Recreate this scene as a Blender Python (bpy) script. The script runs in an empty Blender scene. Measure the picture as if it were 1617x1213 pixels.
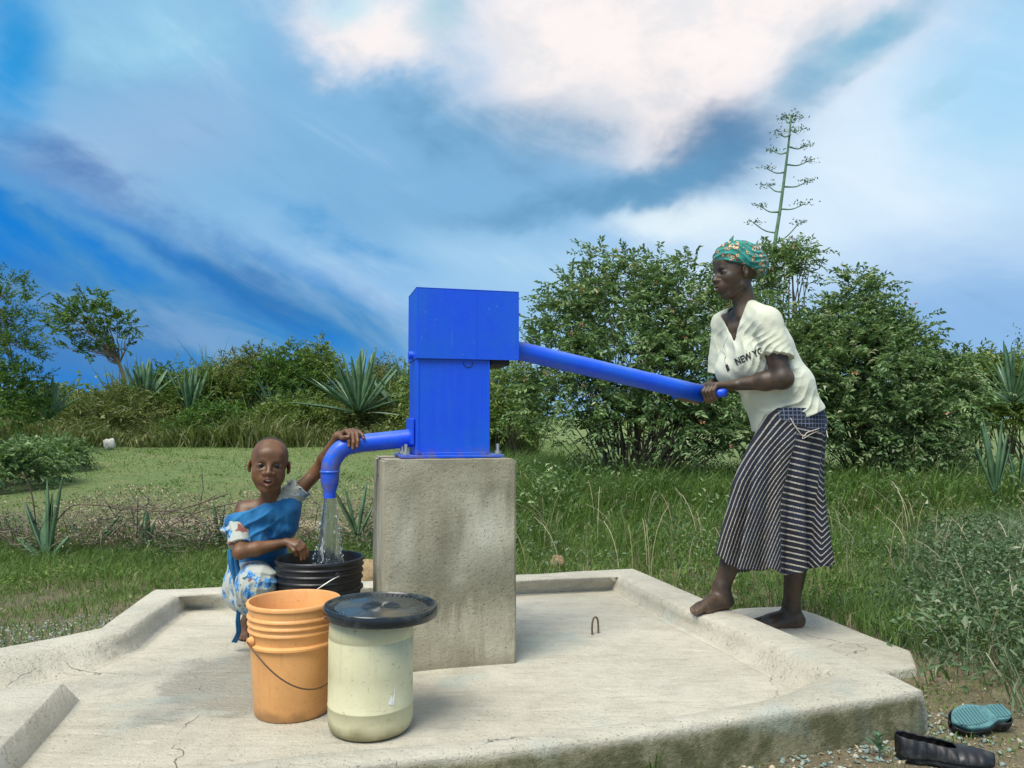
import bpy, bmesh, math, random
import numpy as np
from mathutils import Vector, Matrix, noise
from mathutils.bvhtree import BVHTree

random.seed(7); np.random.seed(7)
R = math.radians
scene = bpy.context.scene
col = scene.collection

# ---------------------------------------------------------------- camera
EYE = Vector((0, 0, 0.84)); FPX = 1200.0; PITCH = math.atan(63.5 / FPX)
cam = bpy.data.cameras.new('camera'); camo = bpy.data.objects.new('camera', cam); col.objects.link(camo)
camo.location = EYE; camo.rotation_euler = (math.pi / 2 + PITCH, 0, 0)
cam.sensor_width = 36; cam.lens = 36 * FPX / 1617; cam.clip_end = 2000; cam.clip_start = 0.05
cam.dof.use_dof = False
scene.camera = camo

# ---------------------------------------------------------------- light
scene.view_settings.view_transform = 'Standard'; scene.view_settings.look = 'None'
scene.view_settings.exposure = 0.42; scene.view_settings.gamma = 1.0
scene.view_settings.use_curve_mapping = False
SUN_EL, SUN_AZ = R(58), R(212)      # azimuth clockwise from +Y (the way the camera looks)
sun = bpy.data.lights.new('sun', 'SUN'); sun.energy = 3.4; sun.angle = R(34); sun.color = (1.0, 0.955, 0.86)
suno = bpy.data.objects.new('sun', sun); col.objects.link(suno)
sd = Vector((math.sin(SUN_AZ) * math.cos(SUN_EL), math.cos(SUN_AZ) * math.cos(SUN_EL), math.sin(SUN_EL)))
suno.rotation_euler = sd.to_track_quat('Z', 'Y').to_euler(); suno.location = (0, 0, 12)

world = bpy.data.worlds.new('World'); scene.world = world; world.use_nodes = True

class NT:
    """small node-building helper"""
    def __init__(s, tree):
        s.t = tree; s.n = tree.nodes; s.l = tree.links
    def node(s, typ, **kw):
        n = s.n.new(typ)
        for k, v in kw.items(): setattr(n, k, v)
        return n
    def put(s, sock, v):
        if isinstance(v, bpy.types.NodeSocket): s.l.new(v, sock)
        elif v is not None:
            if isinstance(v, (tuple, list)) and len(v) == 3 and sock.type == 'RGBA': v = (*v, 1)
            sock.default_value = v
    def math(s, op, a, b=None, c=None, clamp=False):
        n = s.node('ShaderNodeMath', operation=op); n.use_clamp = clamp
        s.put(n.inputs[0], a)
        if b is not None: s.put(n.inputs[1], b)
        if c is not None: s.put(n.inputs[2], c)
        return n.outputs[0]
    def vmath(s, op, a, b=None):
        n = s.node('ShaderNodeVectorMath', operation=op); s.put(n.inputs[0], a)
        if b is not None: s.put(n.inputs[1], b)
        return n.outputs[0]
    def mix(s, f, a, b, blend='MIX'):
        n = s.node('ShaderNodeMix', data_type='RGBA', blend_type=blend)
        s.put(n.inputs[0], f); s.put(n.inputs[6], a); s.put(n.inputs[7], b)
        return n.outputs[2]
    def noise(s, vec, scale=5, detail=4, rough=0.55, dist=0.0, out=0):
        n = s.node('ShaderNodeTexNoise'); s.put(n.inputs['Vector'], vec)
        n.inputs['Scale'].default_value = scale; n.inputs['Detail'].default_value = detail
        n.inputs['Roughness'].default_value = rough; n.inputs['Distortion'].default_value = dist
        return n.outputs[out]
    def ramp(s, f, stops, mode='LINEAR'):
        n = s.node('ShaderNodeValToRGB'); s.put(n.inputs[0], f); cr = n.color_ramp; cr.interpolation = mode
        while len(cr.elements) < len(stops): cr.elements.new(0.5)
        for e, (p, c) in zip(cr.elements, stops):
            e.position = p
            e.color = (c, c, c, 1) if isinstance(c, (int, float)) else (*c, 1)
        return n.outputs[0]
    def smooth(s, x, lo, hi, a=0.0, b=1.0):
        n = s.node('ShaderNodeMapRange', interpolation_type='SMOOTHSTEP'); s.put(n.inputs[0], x)
        n.inputs[1].default_value = lo; n.inputs[2].default_value = hi
        n.inputs[3].default_value = a; n.inputs[4].default_value = b
        return n.outputs[0]
    def sep(s, v):
        n = s.node('ShaderNodeSeparateXYZ'); s.put(n.inputs[0], v); return n.outputs
    def comb(s, x, y, z):
        n = s.node('ShaderNodeCombineXYZ'); s.put(n.inputs[0], x); s.put(n.inputs[1], y); s.put(n.inputs[2], z); return n.outputs[0]
    def bump(s, h, strength=0.3, dist=0.01, nrm=None):
        n = s.node('ShaderNodeBump'); s.put(n.inputs['Height'], h)
        n.inputs['Strength'].default_value = strength; n.inputs['Distance'].default_value = dist
        if nrm is not None: s.put(n.inputs['Normal'], nrm)
        return n.outputs[0]

def sky():
    t = NT(world.node_tree); t.n.clear()
    out = t.node('ShaderNodeOutputWorld'); bg = t.node('ShaderNodeBackground')
    t.l.new(bg.outputs[0], out.inputs[0])
    tc = t.node('ShaderNodeTexCoord').outputs['Generated']
    v = t.sep(tc)
    az = t.math('ARCTAN2', v[0], v[1]); el = t.math('ARCSINE', v[2])
    # cloud wisps stretched along the horizon, warped
    base = t.comb(az, t.math('MULTIPLY', el, 1.6), 0.0)
    warp = t.node('ShaderNodeVectorMath', operation='SUBTRACT')
    t.put(warp.inputs[0], t.noise(base, 3.2, 5, 0.6, 0.4, out=1)); warp.inputs[1].default_value = (0.5, 0.5, 0.5)
    wsc = t.node('ShaderNodeVectorMath', operation='SCALE'); t.l.new(warp.outputs[0], wsc.inputs[0]); wsc.inputs['Scale'].default_value = 0.15
    dirn = t.vmath('ADD', t.comb(az, el, 0.0), wsc.outputs[0])
    q = t.sep(dirn)
    def blob(px, py, rx, ry, rot, power=1.0):
        """soft mask round the direction seen at photo pixel (px,py)"""
        d = ray(px, py); a0 = math.atan2(d.x, d.y); e0 = math.asin(d.z)
        k = 1 / FPX
        dx = t.math('SUBTRACT', q[0], a0); dy = t.math('SUBTRACT', q[1], e0)
        c, s_ = math.cos(R(rot)), math.sin(R(rot))
        u = t.math('ADD', t.math('MULTIPLY', dx, c / (rx * k)), t.math('MULTIPLY', dy, s_ / (rx * k)))
        w = t.math('ADD', t.math('MULTIPLY', dx, -s_ / (ry * k)), t.math('MULTIPLY', dy, c / (ry * k)))
        r2 = t.math('ADD', t.math('MULTIPLY', u, u), t.math('MULTIPLY', w, w))
        return t.math('MULTIPLY', t.math('EXPONENT', t.math('MULTIPLY', r2, -1.0)), power)
    ns = t.node('ShaderNodeTexSky', sky_type='NISHITA'); ns.sun_disc = False
    ns.sun_elevation = SUN_EL; ns.sun_rotation = SUN_AZ; ns.air_density = 1.0; ns.dust_density = 1.5
    clear = t.vmath('SCALE', ns.outputs[0]); clear.node.inputs['Scale'].default_value = 0.07
    # broad veil
    n1 = t.noise(base, 2.3, 8, 0.55, 0.25); n2 = t.noise(base, 7.5, 12, 0.62, 0.2)
    veil = t.mix(t.smooth(n1, 0.3, 0.7), (0.15, 0.37, 0.68), (0.40, 0.60, 0.80))
    c = t.mix(0.86, clear, veil)
    # the white cloud at the top of the picture goes on overhead
    c = t.mix(t.math('MULTIPLY', t.smooth(t.math('ADD', el, t.math('MULTIPLY', t.math('SUBTRACT', n1, .5), .8)), R(34), R(62)), .8), c, (0.92, 0.88, 0.84))
    def over(c, m, colr, gain=1.0, nz=0.35):
        # ragged cloud edges: the soft mask is pushed about by the noise, then sharpened
        e = t.math('ADD', m, t.math('MULTIPLY', t.math('SUBTRACT', n2, 0.5), nz * 1.9))
        f = t.math('MULTIPLY', t.math('ADD', t.math('MULTIPLY', t.smooth(e, 0.05, 0.92), 0.6), t.math('MULTIPLY', t.math('MINIMUM', m, 1.0), 0.40)), t.math('MINIMUM', t.math('MULTIPLY', m, 3.0), 0.97))
        return t.mix(f, c, colr)
    n3 = t.noise(t.comb(t.math('ADD', t.math('MULTIPLY', az, 3.2), t.math('MULTIPLY', el, 2.2)), t.math('SUBTRACT', t.math('MULTIPLY', el, 7.0), t.math('MULTIPLY', az, -2.6)), 2.0), 1.6, 9, 0.58, 0.5)
    W, PW, CY = (0.790, 0.730, 0.720), (0.560, 0.684, 0.795), (0.350, 0.622, 0.737)
    GB, DG, LV = (0.105, 0.268, 0.446), (0.065, 0.182, 0.339), (0.210, 0.387, 0.640)
    MB = (0.170, 0.365, 0.582)
    c = over(c, blob(300, 180, 520, 260, 10, 1.0), (0.180, 0.387, 0.601), nz=0.6)
    c = over(c, blob(230, 230, 190, 90, 25, .8), (0.250, 0.397, 0.601), nz=0.5)
    c = over(c, blob(200, 40, 230, 80, 10, .45), CY, nz=.6)
    c = over(c, blob(1400, 290, 330, 260, 0, 1.1), PW, nz=0.25)
    c = over(c, blob(1560, 520, 300, 130, 0, 1.0), LV, nz=0.25)
    c = over(c, blob(1590, 110, 130, 170, 0, .8), (0.290, 0.537, 0.737), nz=0.4)
    c = over(c, blob(760, 260, 330, 150, 10, 1.1), MB, nz=0.8)
    c = over(c, blob(780, 430, 190, 90, 0, .9), (0.280, 0.483, 0.679), nz=.4)
    c = over(c, blob(1090, 480, 200, 70, 0, .9), (0.350, 0.537, 0.718), nz=.4)
    # the deep blue opening: everything under a falling diagonal on the left
    a1 = ray(0, 232); b1 = ray(640, 486); ea, eb = math.asin(a1.z), math.asin(b1.z); aa, ab = math.atan2(a1.x, a1.y), math.atan2(b1.x, b1.y)
    sl = (eb - ea) / (ab - aa)
    under = t.math('SUBTRACT', t.math('ADD', t.math('MULTIPLY', t.math('SUBTRACT', q[0], aa), sl), ea), q[1])
    left = t.smooth(q[0], math.atan2(ray(760, 500).x, ray(760, 500).y), math.atan2(ray(560, 500).x, ray(560, 500).y))
    back = t.smooth(q[0], -1.6, -1.0)
    m = t.math('MULTIPLY', t.math('MULTIPLY', t.smooth(under, -0.015, 0.05), left), back)
    inner = t.mix(t.smooth(n3, 0.36, 0.60), (0.000, 0.166, 0.543), (0.045, 0.215, 0.456))
    inner = t.mix(t.math('MULTIPLY', t.smooth(under, 0.03, 0.0), t.smooth(n2, .3, .6)), inner, (0.005, 0.097, 0.388))
    c = t.mix(t.math('MULTIPLY', m, .96), c, inner)
    c = over(c, blob(110, 520, 190, 80, -10, .75), (0.065, 0.182, 0.407), nz=0.6)
    c = over(c, blob(150, 290, 230, 30, -26, .4), (0.000, 0.081, 0.320), nz=0.9)
    c = over(c, blob(330, 440, 250, 30, -22, .6), (0.020, 0.129, 0.369), nz=0.9)
    c = over(c, blob(180, 375, 190, 18, -26, .8), (0.110, 0.300, 0.543), nz=0.9)
    c = over(c, blob(520, 380, 190, 40, -22, .4), (0.030, 0.237, 0.533), nz=1.0)
    c = over(c, blob(10, 70, 60, 110, 0, .8), (0.000, 0.237, 0.582), nz=0.6)
    # bright cloud
    c = over(c, blob(590, 55, 110, 60, -10, 1.1), W, nz=0.8)
    c = over(c, blob(960, 95, 230, 110, -8, 1.5), W, nz=0.45)
    c = over(c, blob(1150, 30, 250, 90, 0, 1.4), W, nz=0.3)
    c = over(c, blob(1060, 170, 110, 60, 20, .9), W, nz=0.6)
    c = over(c, blob(1180, 420, 150, 60, 0, .7), PW, nz=0.3)
    c = over(c, blob(1070, 350, 120, 34, 4, 1.0), (0.620, 0.720, 0.780), nz=0.6)
    c = over(c, blob(640, 290, 60, 18, 15, .15), (0.500, 0.701, 0.740), nz=0.8)
    wh = t.sep(c)[0]
    c = t.mix(t.math('MULTIPLY', t.smooth(wh, .5, .75), t.math('MULTIPLY', t.smooth(n2, .56, .36), .45)), c, (0.50, 0.56, 0.62))
    # dark streaks
    c = over(c, blob(690, 60, 60, 40, 20, 0.55), (0.210, 0.451, 0.563), nz=0.7)
    c = over(c, blob(555, 8, 60, 30, 0, 0.6), CY, nz=0.7)
    c = over(c, blob(1120, 235, 110, 62, 16, 0.95), DG, nz=0.8)
    c = over(c, blob(1010, 285, 150, 34, 10, 1.0), GB, nz=0.9)
    c = over(c, blob(880, 210, 130, 60, 0, .7), GB, nz=1.0)
    c = over(c, blob(700, 200, 140, 40, -10, .6), GB, nz=1.0)
    c = over(c, blob(850, 330, 200, 26, 4, .6), GB, nz=1.0)
    c = over(c, blob(1290, 90, 95, 40, 32, 0.9), (0.19, 0.36, 0.52), nz=0.7)
    c = over(c, blob(1390, 35, 90, 30, 26, 1.0), (0.180, 0.387, 0.543), nz=0.7)
    c = over(c, blob(1495, 120, 60, 20, 28, 0.45), (0.260, 0.483, 0.621), nz=0.6)
    # fine torn structure in all of it
    c = t.mix(t.math('MULTIPLY', t.smooth(n3, .50, .72), .22), c, t.mix(.5, c, (0.850, 0.880, 0.900)))
    c = t.mix(t.math('MULTIPLY', t.smooth(n3, .48, .28), .38), c, t.mix(.72, (0.020, 0.107, 0.252), c))
    # below the horizon the world is the dull green of the land
    g = t.smooth(el, -0.06, 0.0)
    c = t.mix(g, (0.06, 0.09, 0.03), c)
    t.l.new(c, bg.inputs[0]); bg.inputs[1].default_value = 0.94

def ray(px, py):
    x = (px - 808.5) / FPX; z = -(py - 606.5) / FPX
    c, s = math.cos(PITCH), math.sin(PITCH)
    return Vector((x, c - s * z, s + c * z)).normalized()
def P(px, py, Y=None, z=None):
    d = ray(px, py)
    k = Y / d.y if Y is not None else (z - EYE.z) / d.z
    return EYE + d * k
sky()

# ---------------------------------------------------------------- mesh helpers
def tag(o, label=None, cat=None, group=None, kind=None):
    if label: o['label'] = label
    if cat: o['category'] = cat
    if group: o['group'] = group
    if kind: o['kind'] = kind
    return o
def empty(name, loc=(0, 0, 0), rz=0.0, **kw):
    o = bpy.data.objects.new(name, None); col.objects.link(o); o.location = loc; o.rotation_euler = (0, 0, rz)
    o.empty_display_size = 0.1
    return tag(o, **kw)
def link(name, me, mat=None, parent=None, smooth=True, world=False, **kw):
    """link a mesh; with world=True its vertices are world coordinates although it has a parent"""
    o = bpy.data.objects.new(name, me); col.objects.link(o)
    if mat is not None and not len(me.materials):
        for m in (mat if isinstance(mat, (list, tuple)) else [mat]): me.materials.append(m)
    if smooth: me.shade_smooth()
    if parent is not None:
        o.parent = parent
        if world: o.matrix_parent_inverse = parent_world(parent).inverted()
    return tag(o, **kw)
def parent_world(p):
    m = p.matrix_basis.copy()
    if p.parent is not None: m = parent_world(p.parent) @ p.matrix_parent_inverse @ m
    return m
def mesh(name, verts, faces):
    me = bpy.data.meshes.new(name); me.from_pydata([tuple(v) for v in verts], [], faces); me.update(); return me
def npmesh(name, V, quads=None, tris=None, attrs=None):
    """fast mesh from numpy arrays"""
    me = bpy.data.meshes.new(name); nv = len(V)
    me.vertices.add(nv); me.vertices.foreach_set('co', np.asarray(V, np.float32).ravel())
    parts = []; sizes = []
    if quads is not None and len(quads): parts.append(np.asarray(quads, np.int32).ravel()); sizes.append(np.full(len(quads), 4, np.int32))
    if tris is not None and len(tris): parts.append(np.asarray(tris, np.int32).ravel()); sizes.append(np.full(len(tris), 3, np.int32))
    li = np.concatenate(parts); sz = np.concatenate(sizes)
    me.loops.add(len(li)); me.loops.foreach_set('vertex_index', li)
    me.polygons.add(len(sz)); st = np.zeros(len(sz), np.int32); st[1:] = np.cumsum(sz)[:-1]
    me.polygons.foreach_set('loop_start', st)
    me.update(calc_edges=True)
    for k, a in (attrs or {}).items():
        a = np.asarray(a, np.float32)
        if a.ndim == 2:
            at = me.attributes.new(k, 'FLOAT_COLOR', 'POINT')
            if a.shape[1] == 3: a = np.concatenate([a, np.ones((len(a), 1), np.float32)], 1)
            at.data.foreach_set('color', a.ravel())
        else:
            at = me.attributes.new(k, 'FLOAT', 'POINT'); at.data.foreach_set('value', a)
    return me
def bm_mesh(bm, name='m'):
    me = bpy.data.meshes.new(name); bm.normal_update(); bm.to_mesh(me); bm.free(); return me
def box_bm(size, loc=(0, 0, 0), bevel=0.0, seg=2, rot=None):
    bm = bmesh.new(); bmesh.ops.create_cube(bm, size=1)
    for v in bm.verts: v.co = Vector((v.co.x * size[0], v.co.y * size[1], v.co.z * size[2]))
    if bevel: bmesh.ops.bevel(bm, geom=bm.edges[:], offset=bevel, segments=seg, affect='EDGES', profile=0.6)
    M = Matrix.Translation(loc) @ (rot.to_4x4() if rot else Matrix())
    bmesh.ops.transform(bm, matrix=M, verts=bm.verts); return bm
def lathe(profile, n=48, close=True):
    """profile of (r,z) turned round z"""
    V = []; F = []
    for r, z in profile:
        for i in range(n):
            a = 2 * math.pi * i / n; V.append((r * math.cos(a), r * math.sin(a), z))
    m = len(profile)
    for j in range(m - 1):
        for i in range(n):
            a = j * n + i; b = j * n + (i + 1) % n
            F.append((a, b, b + n, a + n))
    if close:
        if profile[0][0] > 1e-6: F.append(tuple(range(n - 1, -1, -1)))
        if profile[-1][0] > 1e-6: F.append(tuple((m - 1) * n + i for i in range(n)))
    return V, F
def tube(points, radii, n=12, caps=True, closed=False):
    """tube along points with parallel-transport frames"""
    pts = [Vector(p) for p in points]; m = len(pts)
    if not hasattr(radii, '__len__'): radii = [radii] * m
    T = []
    for i in range(m):
        a = pts[max(0, i - 1)] if not closed else pts[i - 1]; b = pts[min(m - 1, i + 1)] if not closed else pts[(i + 1) % m]
        T.append((b - a).normalized())
    up = Vector((0, 0, 1)) if abs(T[0].z) < 0.9 else Vector((1, 0, 0))
    nrm = (up - T[0] * up.dot(T[0])).normalized(); V = []; F = []
    for i in range(m):
        if i: nrm = (nrm - T[i] * nrm.dot(T[i])).normalized()
        b = T[i].cross(nrm)
        for k in range(n):
            a = 2 * math.pi * k / n; V.append(pts[i] + (nrm * math.cos(a) + b * math.sin(a)) * radii[i])
    for i in range(m - 1 + (1 if closed else 0)):
        i2 = (i + 1) % m
        for k in range(n):
            k2 = (k + 1) % n; F.append((i * n + k, i * n + k2, i2 * n + k2, i2 * n + k))
    if caps and not closed:
        F.append(tuple(range(n - 1, -1, -1))); F.append(tuple((m - 1) * n + k for k in range(n)))
    return V, F
def spline(pts, n=8):
    """Catmull-Rom through points"""
    p = [Vector(q) for q in pts]; p = [2 * p[0] - p[1]] + p + [2 * p[-1] - p[-2]]; out = []
    for i in range(1, len(p) - 2):
        for k in range(n):
            t = k / n; a, b, c, d = p[i - 1:i + 3]
            out.append(0.5 * ((2 * b) + (c - a) * t + (2 * a - 5 * b + 4 * c - d) * t * t + (3 * b - a - 3 * c + d) * t ** 3))
    out.append(p[-2]); return out

# ---------------------------------------------------------------- materials
def material(name, fn, **kw):
    m = bpy.data.materials.new(name); m.use_nodes = True
    t = NT(m.node_tree); bs = t.n['Principled BSDF']
    for k, v in kw.items(): t.put(bs.inputs[k.replace('_', ' ')], v)
    if fn: fn(t, bs)
    return m
def objc(t): return t.node('ShaderNodeTexCoord').outputs['Object']
def posc(t): return t.node('ShaderNodeNewGeometry').outputs['Position']

def concrete_fn(light, dark, moss=0.0, wet=False, scale=1.0, streak=False):
    def fn(t, bs):
        p = posc(t)
        big = t.noise(p, 1.6 * scale, 6, 0.6, 0.3); mid = t.noise(p, 7 * scale, 8, 0.65); fine = t.noise(p, 90, 6, 0.7); grit = t.noise(p, 330, 3, 0.6)
        c = t.mix(t.smooth(big, 0.35, 0.65), light, dark)
        c = t.mix(t.math('MULTIPLY', t.smooth(mid, 0.42, 0.68), 0.55), c, tuple(x * 0.68 for x in dark))
        if streak:
            s = t.sep(p)
            st = t.noise(t.comb(t.math('MULTIPLY', s[0], 9.0), t.math('MULTIPLY', s[1], 9.0), t.math('MULTIPLY', s[2], 1.3)), 1.5, 8, 0.65, 0.5)
            m2 = t.noise(t.comb(s[0], s[1], t.math('MULTIPLY', s[2], .5)), 5, 4, 0.5, 0.4)
            f = t.math('MULTIPLY', t.smooth(st, 0.44, 0.60), t.smooth(m2, 0.34, 0.52))
            c = t.mix(t.math('MULTIPLY', f, 0.85), c, (0.12, 0.10, 0.05))
            xx = t.math('ADD', t.math('MULTIPLY', s[0], .966), t.math('MULTIPLY', s[1], .259))     # along the front face
            def stain(c, cx, cz, rx, rz, k, colr=(0.045, 0.038, 0.014)):
                a = t.math('MULTIPLY', t.math('SUBTRACT', t.math('ADD', xx, t.math('MULTIPLY', t.math('SUBTRACT', m2, .5), .12)), cx), 1 / rx); b = t.math('MULTIPLY', t.math('SUBTRACT', t.math('ADD', s[2], t.math('MULTIPLY', t.math('SUBTRACT', st, .5), .25)), cz), 1 / rz)
                g = t.math('EXPONENT', t.math('MULTIPLY', t.math('ADD', t.math('MULTIPLY', a, a), t.math('MULTIPLY', b, b)), -1.0))
                return t.mix(t.math('MULTIPLY', g, t.math('MULTIPLY', t.smooth(mid, .30, .55, .6, 1.0), min(1.0, k * 1.35))), c, colr)
            x0 = PFX
            c = stain(c, x0 - .27, .38, .035, .16, .95); c = stain(c, x0 - .22, .46, .02, .12, .6); c = stain(c, x0 - .33, .30, .05, .10, .5)
            c = stain(c, x0 - .05, .30, .08, .09, 1.0); c = stain(c, x0 - .15, .26, .16, .05, .8); c = stain(c, x0 - .10, .62, .10, .05, .45); c = stain(c, x0 - .40, .60, .05, .10, .45)
            c = stain(c, x0 - .12, .45, .07, .09, .8, (0.56, 0.55, 0.46)); c = stain(c, x0 - .20, .35, .04, .06, .6, (0.52, 0.51, 0.42)); c = stain(c, x0 - .40, .42, .04, .14, .6, (0.50, 0.49, 0.39)); c = stain(c, x0 - .2, .13, .2, .05, .5, (0.40, 0.37, 0.26))
            # damp band and dirt near the foot, stain across the lower middle
            blot = t.noise(p, 4.2, 6, 0.6, 0.2)
            bz = t.math('MULTIPLY', t.smooth(s[2], 0.12, 0.30), t.smooth(s[2], 0.50, 0.26))
            c = t.mix(t.math('MULTIPLY', t.math('MULTIPLY', bz, t.smooth(blot, 0.42, 0.56)), 0.75), c, (0.09, 0.085, 0.045))
            ft = t.smooth(t.math('ADD', s[2], t.math('MULTIPLY', mid, 0.07)), 0.09, 0.03)
            c = t.mix(t.math('MULTIPLY', ft, 0.7), c, (0.085, 0.065, 0.035))
            tz = t.smooth(s[2], 0.64, 0.72)
            c = t.mix(t.math('MULTIPLY', tz, t.math('MULTIPLY', t.smooth(mid, 0.4, 0.6), 0.6)), c, (0.12, 0.105, 0.06))
            crk = t.node('ShaderNodeTexVoronoi', feature='DISTANCE_TO_EDGE'); t.put(crk.inputs['Vector'], t.vmath('ADD', p, t.vmath('SCALE', t.noise(p, 11, 4, 0.6, out=1)))); crk.inputs['Scale'].default_value = 2.6
            cm = t.math('MULTIPLY', t.smooth(crk.outputs[0], 0.012, 0.0), t.smooth(t.noise(p, 2.2), 0.48, 0.6))
            c = t.mix(t.math('MULTIPLY', cm, 0.7), c, (0.42, 0.40, 0.30))
        speck = t.smooth(t.noise(p, 60, 2, 0.5), 0.70, 0.76)
        c = t.mix(t.math('MULTIPLY', speck, 0.6), c, (0.10, 0.085, 0.05))
        c = t.mix(0.35, c, t.mix(fine, tuple(x * .6 for x in light), tuple(min(1, x * 1.25) for x in light)))
        sp = t.sep(p)
        tw = t.noise(t.comb(t.math('ADD', t.math('MULTIPLY', sp[0], 3.0), t.math('MULTIPLY', sp[1], 1.5)), t.math('MULTIPLY', sp[1], 16.0), t.math('MULTIPLY', sp[2], 9)), 2.2, 8, 0.7, 1.2)
        TWK = 0.0 if streak else 0.34
        c = t.mix(t.math('MULTIPLY', t.smooth(tw, 0.52, 0.66), TWK), c, tuple(x * 0.55 for x in dark))
        c = t.mix(t.math('MULTIPLY', t.smooth(tw, 0.44, 0.34), TWK), c, tuple(min(1, x * 1.18) for x in light))
        pits = t.smooth(t.noise(p, 150, 2, 0.5), 0.665, 0.70); c = t.mix(t.math('MULTIPLY', pits, 0.6), c, (0.07, 0.06, 0.035))
        ck = t.node('ShaderNodeTexVoronoi', feature='DISTANCE_TO_EDGE'); t.put(ck.inputs['Vector'], t.vmath('ADD', p, t.vmath('MULTIPLY', t.noise(p, 4, 4, 0.6, out=1), (0.22, 0.22, 0.22)))); ck.inputs['Scale'].default_value = 0.9
        cr = t.math('MULTIPLY', t.smooth(ck.outputs[0], 0.0022, 0.0006), t.smooth(t.noise(p, 1.3, 3), 0.54, 0.60)); c = t.mix(t.math('MULTIPLY', cr, 0.75), c, (0.06, 0.05, 0.03))
        rough = t.smooth(mid, 0.3, 0.7, 0.75, 0.95)
        if moss:
            s = t.sep(p); nrm = t.sep(t.node('ShaderNodeNewGeometry').outputs['Normal'])
            side = t.smooth(nrm[2], 0.6, 0.2)
            mo = t.smooth(t.noise(p, 14, 8, 0.7, 0.3), 0.36, 0.58)
            below = t.smooth(s[2], 0.075, 0.045)
            f = t.math('MULTIPLY', t.math('MULTIPLY', side, below), mo)
            outer = t.math('MULTIPLY', t.math('MULTIPLY', side, below), 0.55)
            inside = t.math('MULTIPLY', t.smooth(nrm[1], -0.45, -0.8), t.smooth(t.math('ADD', s[1], t.math('MULTIPLY', s[0], -0.15)), 2.5, 2.3))     # the front and outer faces, towards -Y
            c = t.mix(t.math('MULTIPLY', t.math('MULTIPLY', outer, 1.5), inside), c, (0.17, 0.155, 0.07))
            c = t.mix(t.math('MULTIPLY', t.math('MULTIPLY', f, inside), 0.75), c, (0.055, 0.060, 0.016))
        if wet:
            s = t.sep(p)
            # water spilled round the black bucket and the seated child
            dx = t.math('SUBTRACT', s[0], -0.93); dy = t.math('SUBTRACT', s[1], 2.55)
            d = t.math('SQRT', t.math('ADD', t.math('POWER', t.math('MULTIPLY', dx, 1.5), 2), t.math('POWER', t.math('MULTIPLY', dy, 1.0), 2)))
            wn = t.math('ADD', d, t.math('MULTIPLY', t.math('SUBTRACT', t.noise(p, 3.5, 5, 0.6), 0.5), 1.0))
            w = t.smooth(wn, 0.44, 0.22)
            w = t.math('MULTIPLY', w, t.smooth(s[2], 0.03, 0.005))
            dx2 = t.math('ADD', s[0], 1.33); dy2 = t.math('SUBTRACT', s[1], 2.52)
            rot = t.math('SUBTRACT', dy2, t.math('MULTIPLY', dx2, 0.9))
            d2 = t.math('ADD', t.math('POWER', t.math('MULTIPLY', rot, 4.0), 2), t.math('POWER', dx2, 2))
            w2 = t.math('MULTIPLY', t.smooth(t.math('ADD', d2, t.math('MULTIPLY', t.math('SUBTRACT', t.noise(p, 5, 4), .5), .5)), 0.28, 0.12), t.smooth(s[2], 0.03, 0.005))
            w = t.math('MAXIMUM', w, t.math('MULTIPLY', w2, .35))
            c = t.mix(t.math('MULTIPLY', w, 0.42), c, tuple(x * 0.42 for x in dark))
            rough = t.math('SUBTRACT', rough, t.math('MULTIPLY', w, 0.66))
            # cyan tinted cement wash in the gutters
            cy = t.math('MULTIPLY', t.smooth(t.noise(p, 2.7, 4, .5, .6), 0.56, 0.68), 0.35)
            c = t.mix(cy, c, (0.33, 0.43, 0.40))
        t.put(bs.inputs['Base Color'], c); t.put(bs.inputs['Roughness'], rough)
        h = t.math('ADD', t.math('MULTIPLY', mid, 0.7), t.math('ADD', t.math('MULTIPLY', fine, 0.35), t.math('MULTIPLY', grit, 0.16)))
        h = t.math('SUBTRACT', t.math('ADD', h, t.math('MULTIPLY', tw, TWK)), t.math('ADD', t.math('MULTIPLY', pits, .4), t.math('MULTIPLY', cr, .8)))
        t.put(bs.inputs['Normal'], t.bump(h, 0.8, 0.012 if streak else 0.022))
    return fn
M = {}
PFX = 0.016 * .966 + 2.724 * .259
M['apron'] = material('apron_concrete', concrete_fn((0.58, 0.545, 0.445), (0.44, 0.41, 0.32), moss=1, wet=True))
M['slab'] = material('slab_concrete', concrete_fn((0.53, 0.50, 0.41), (0.41, 0.38, 0.30), moss=1))
M['pedestal'] = material('pedestal_concrete', concrete_fn((0.47, 0.44, 0.33), (0.30, 0.27, 0.18), streak=True))

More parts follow.
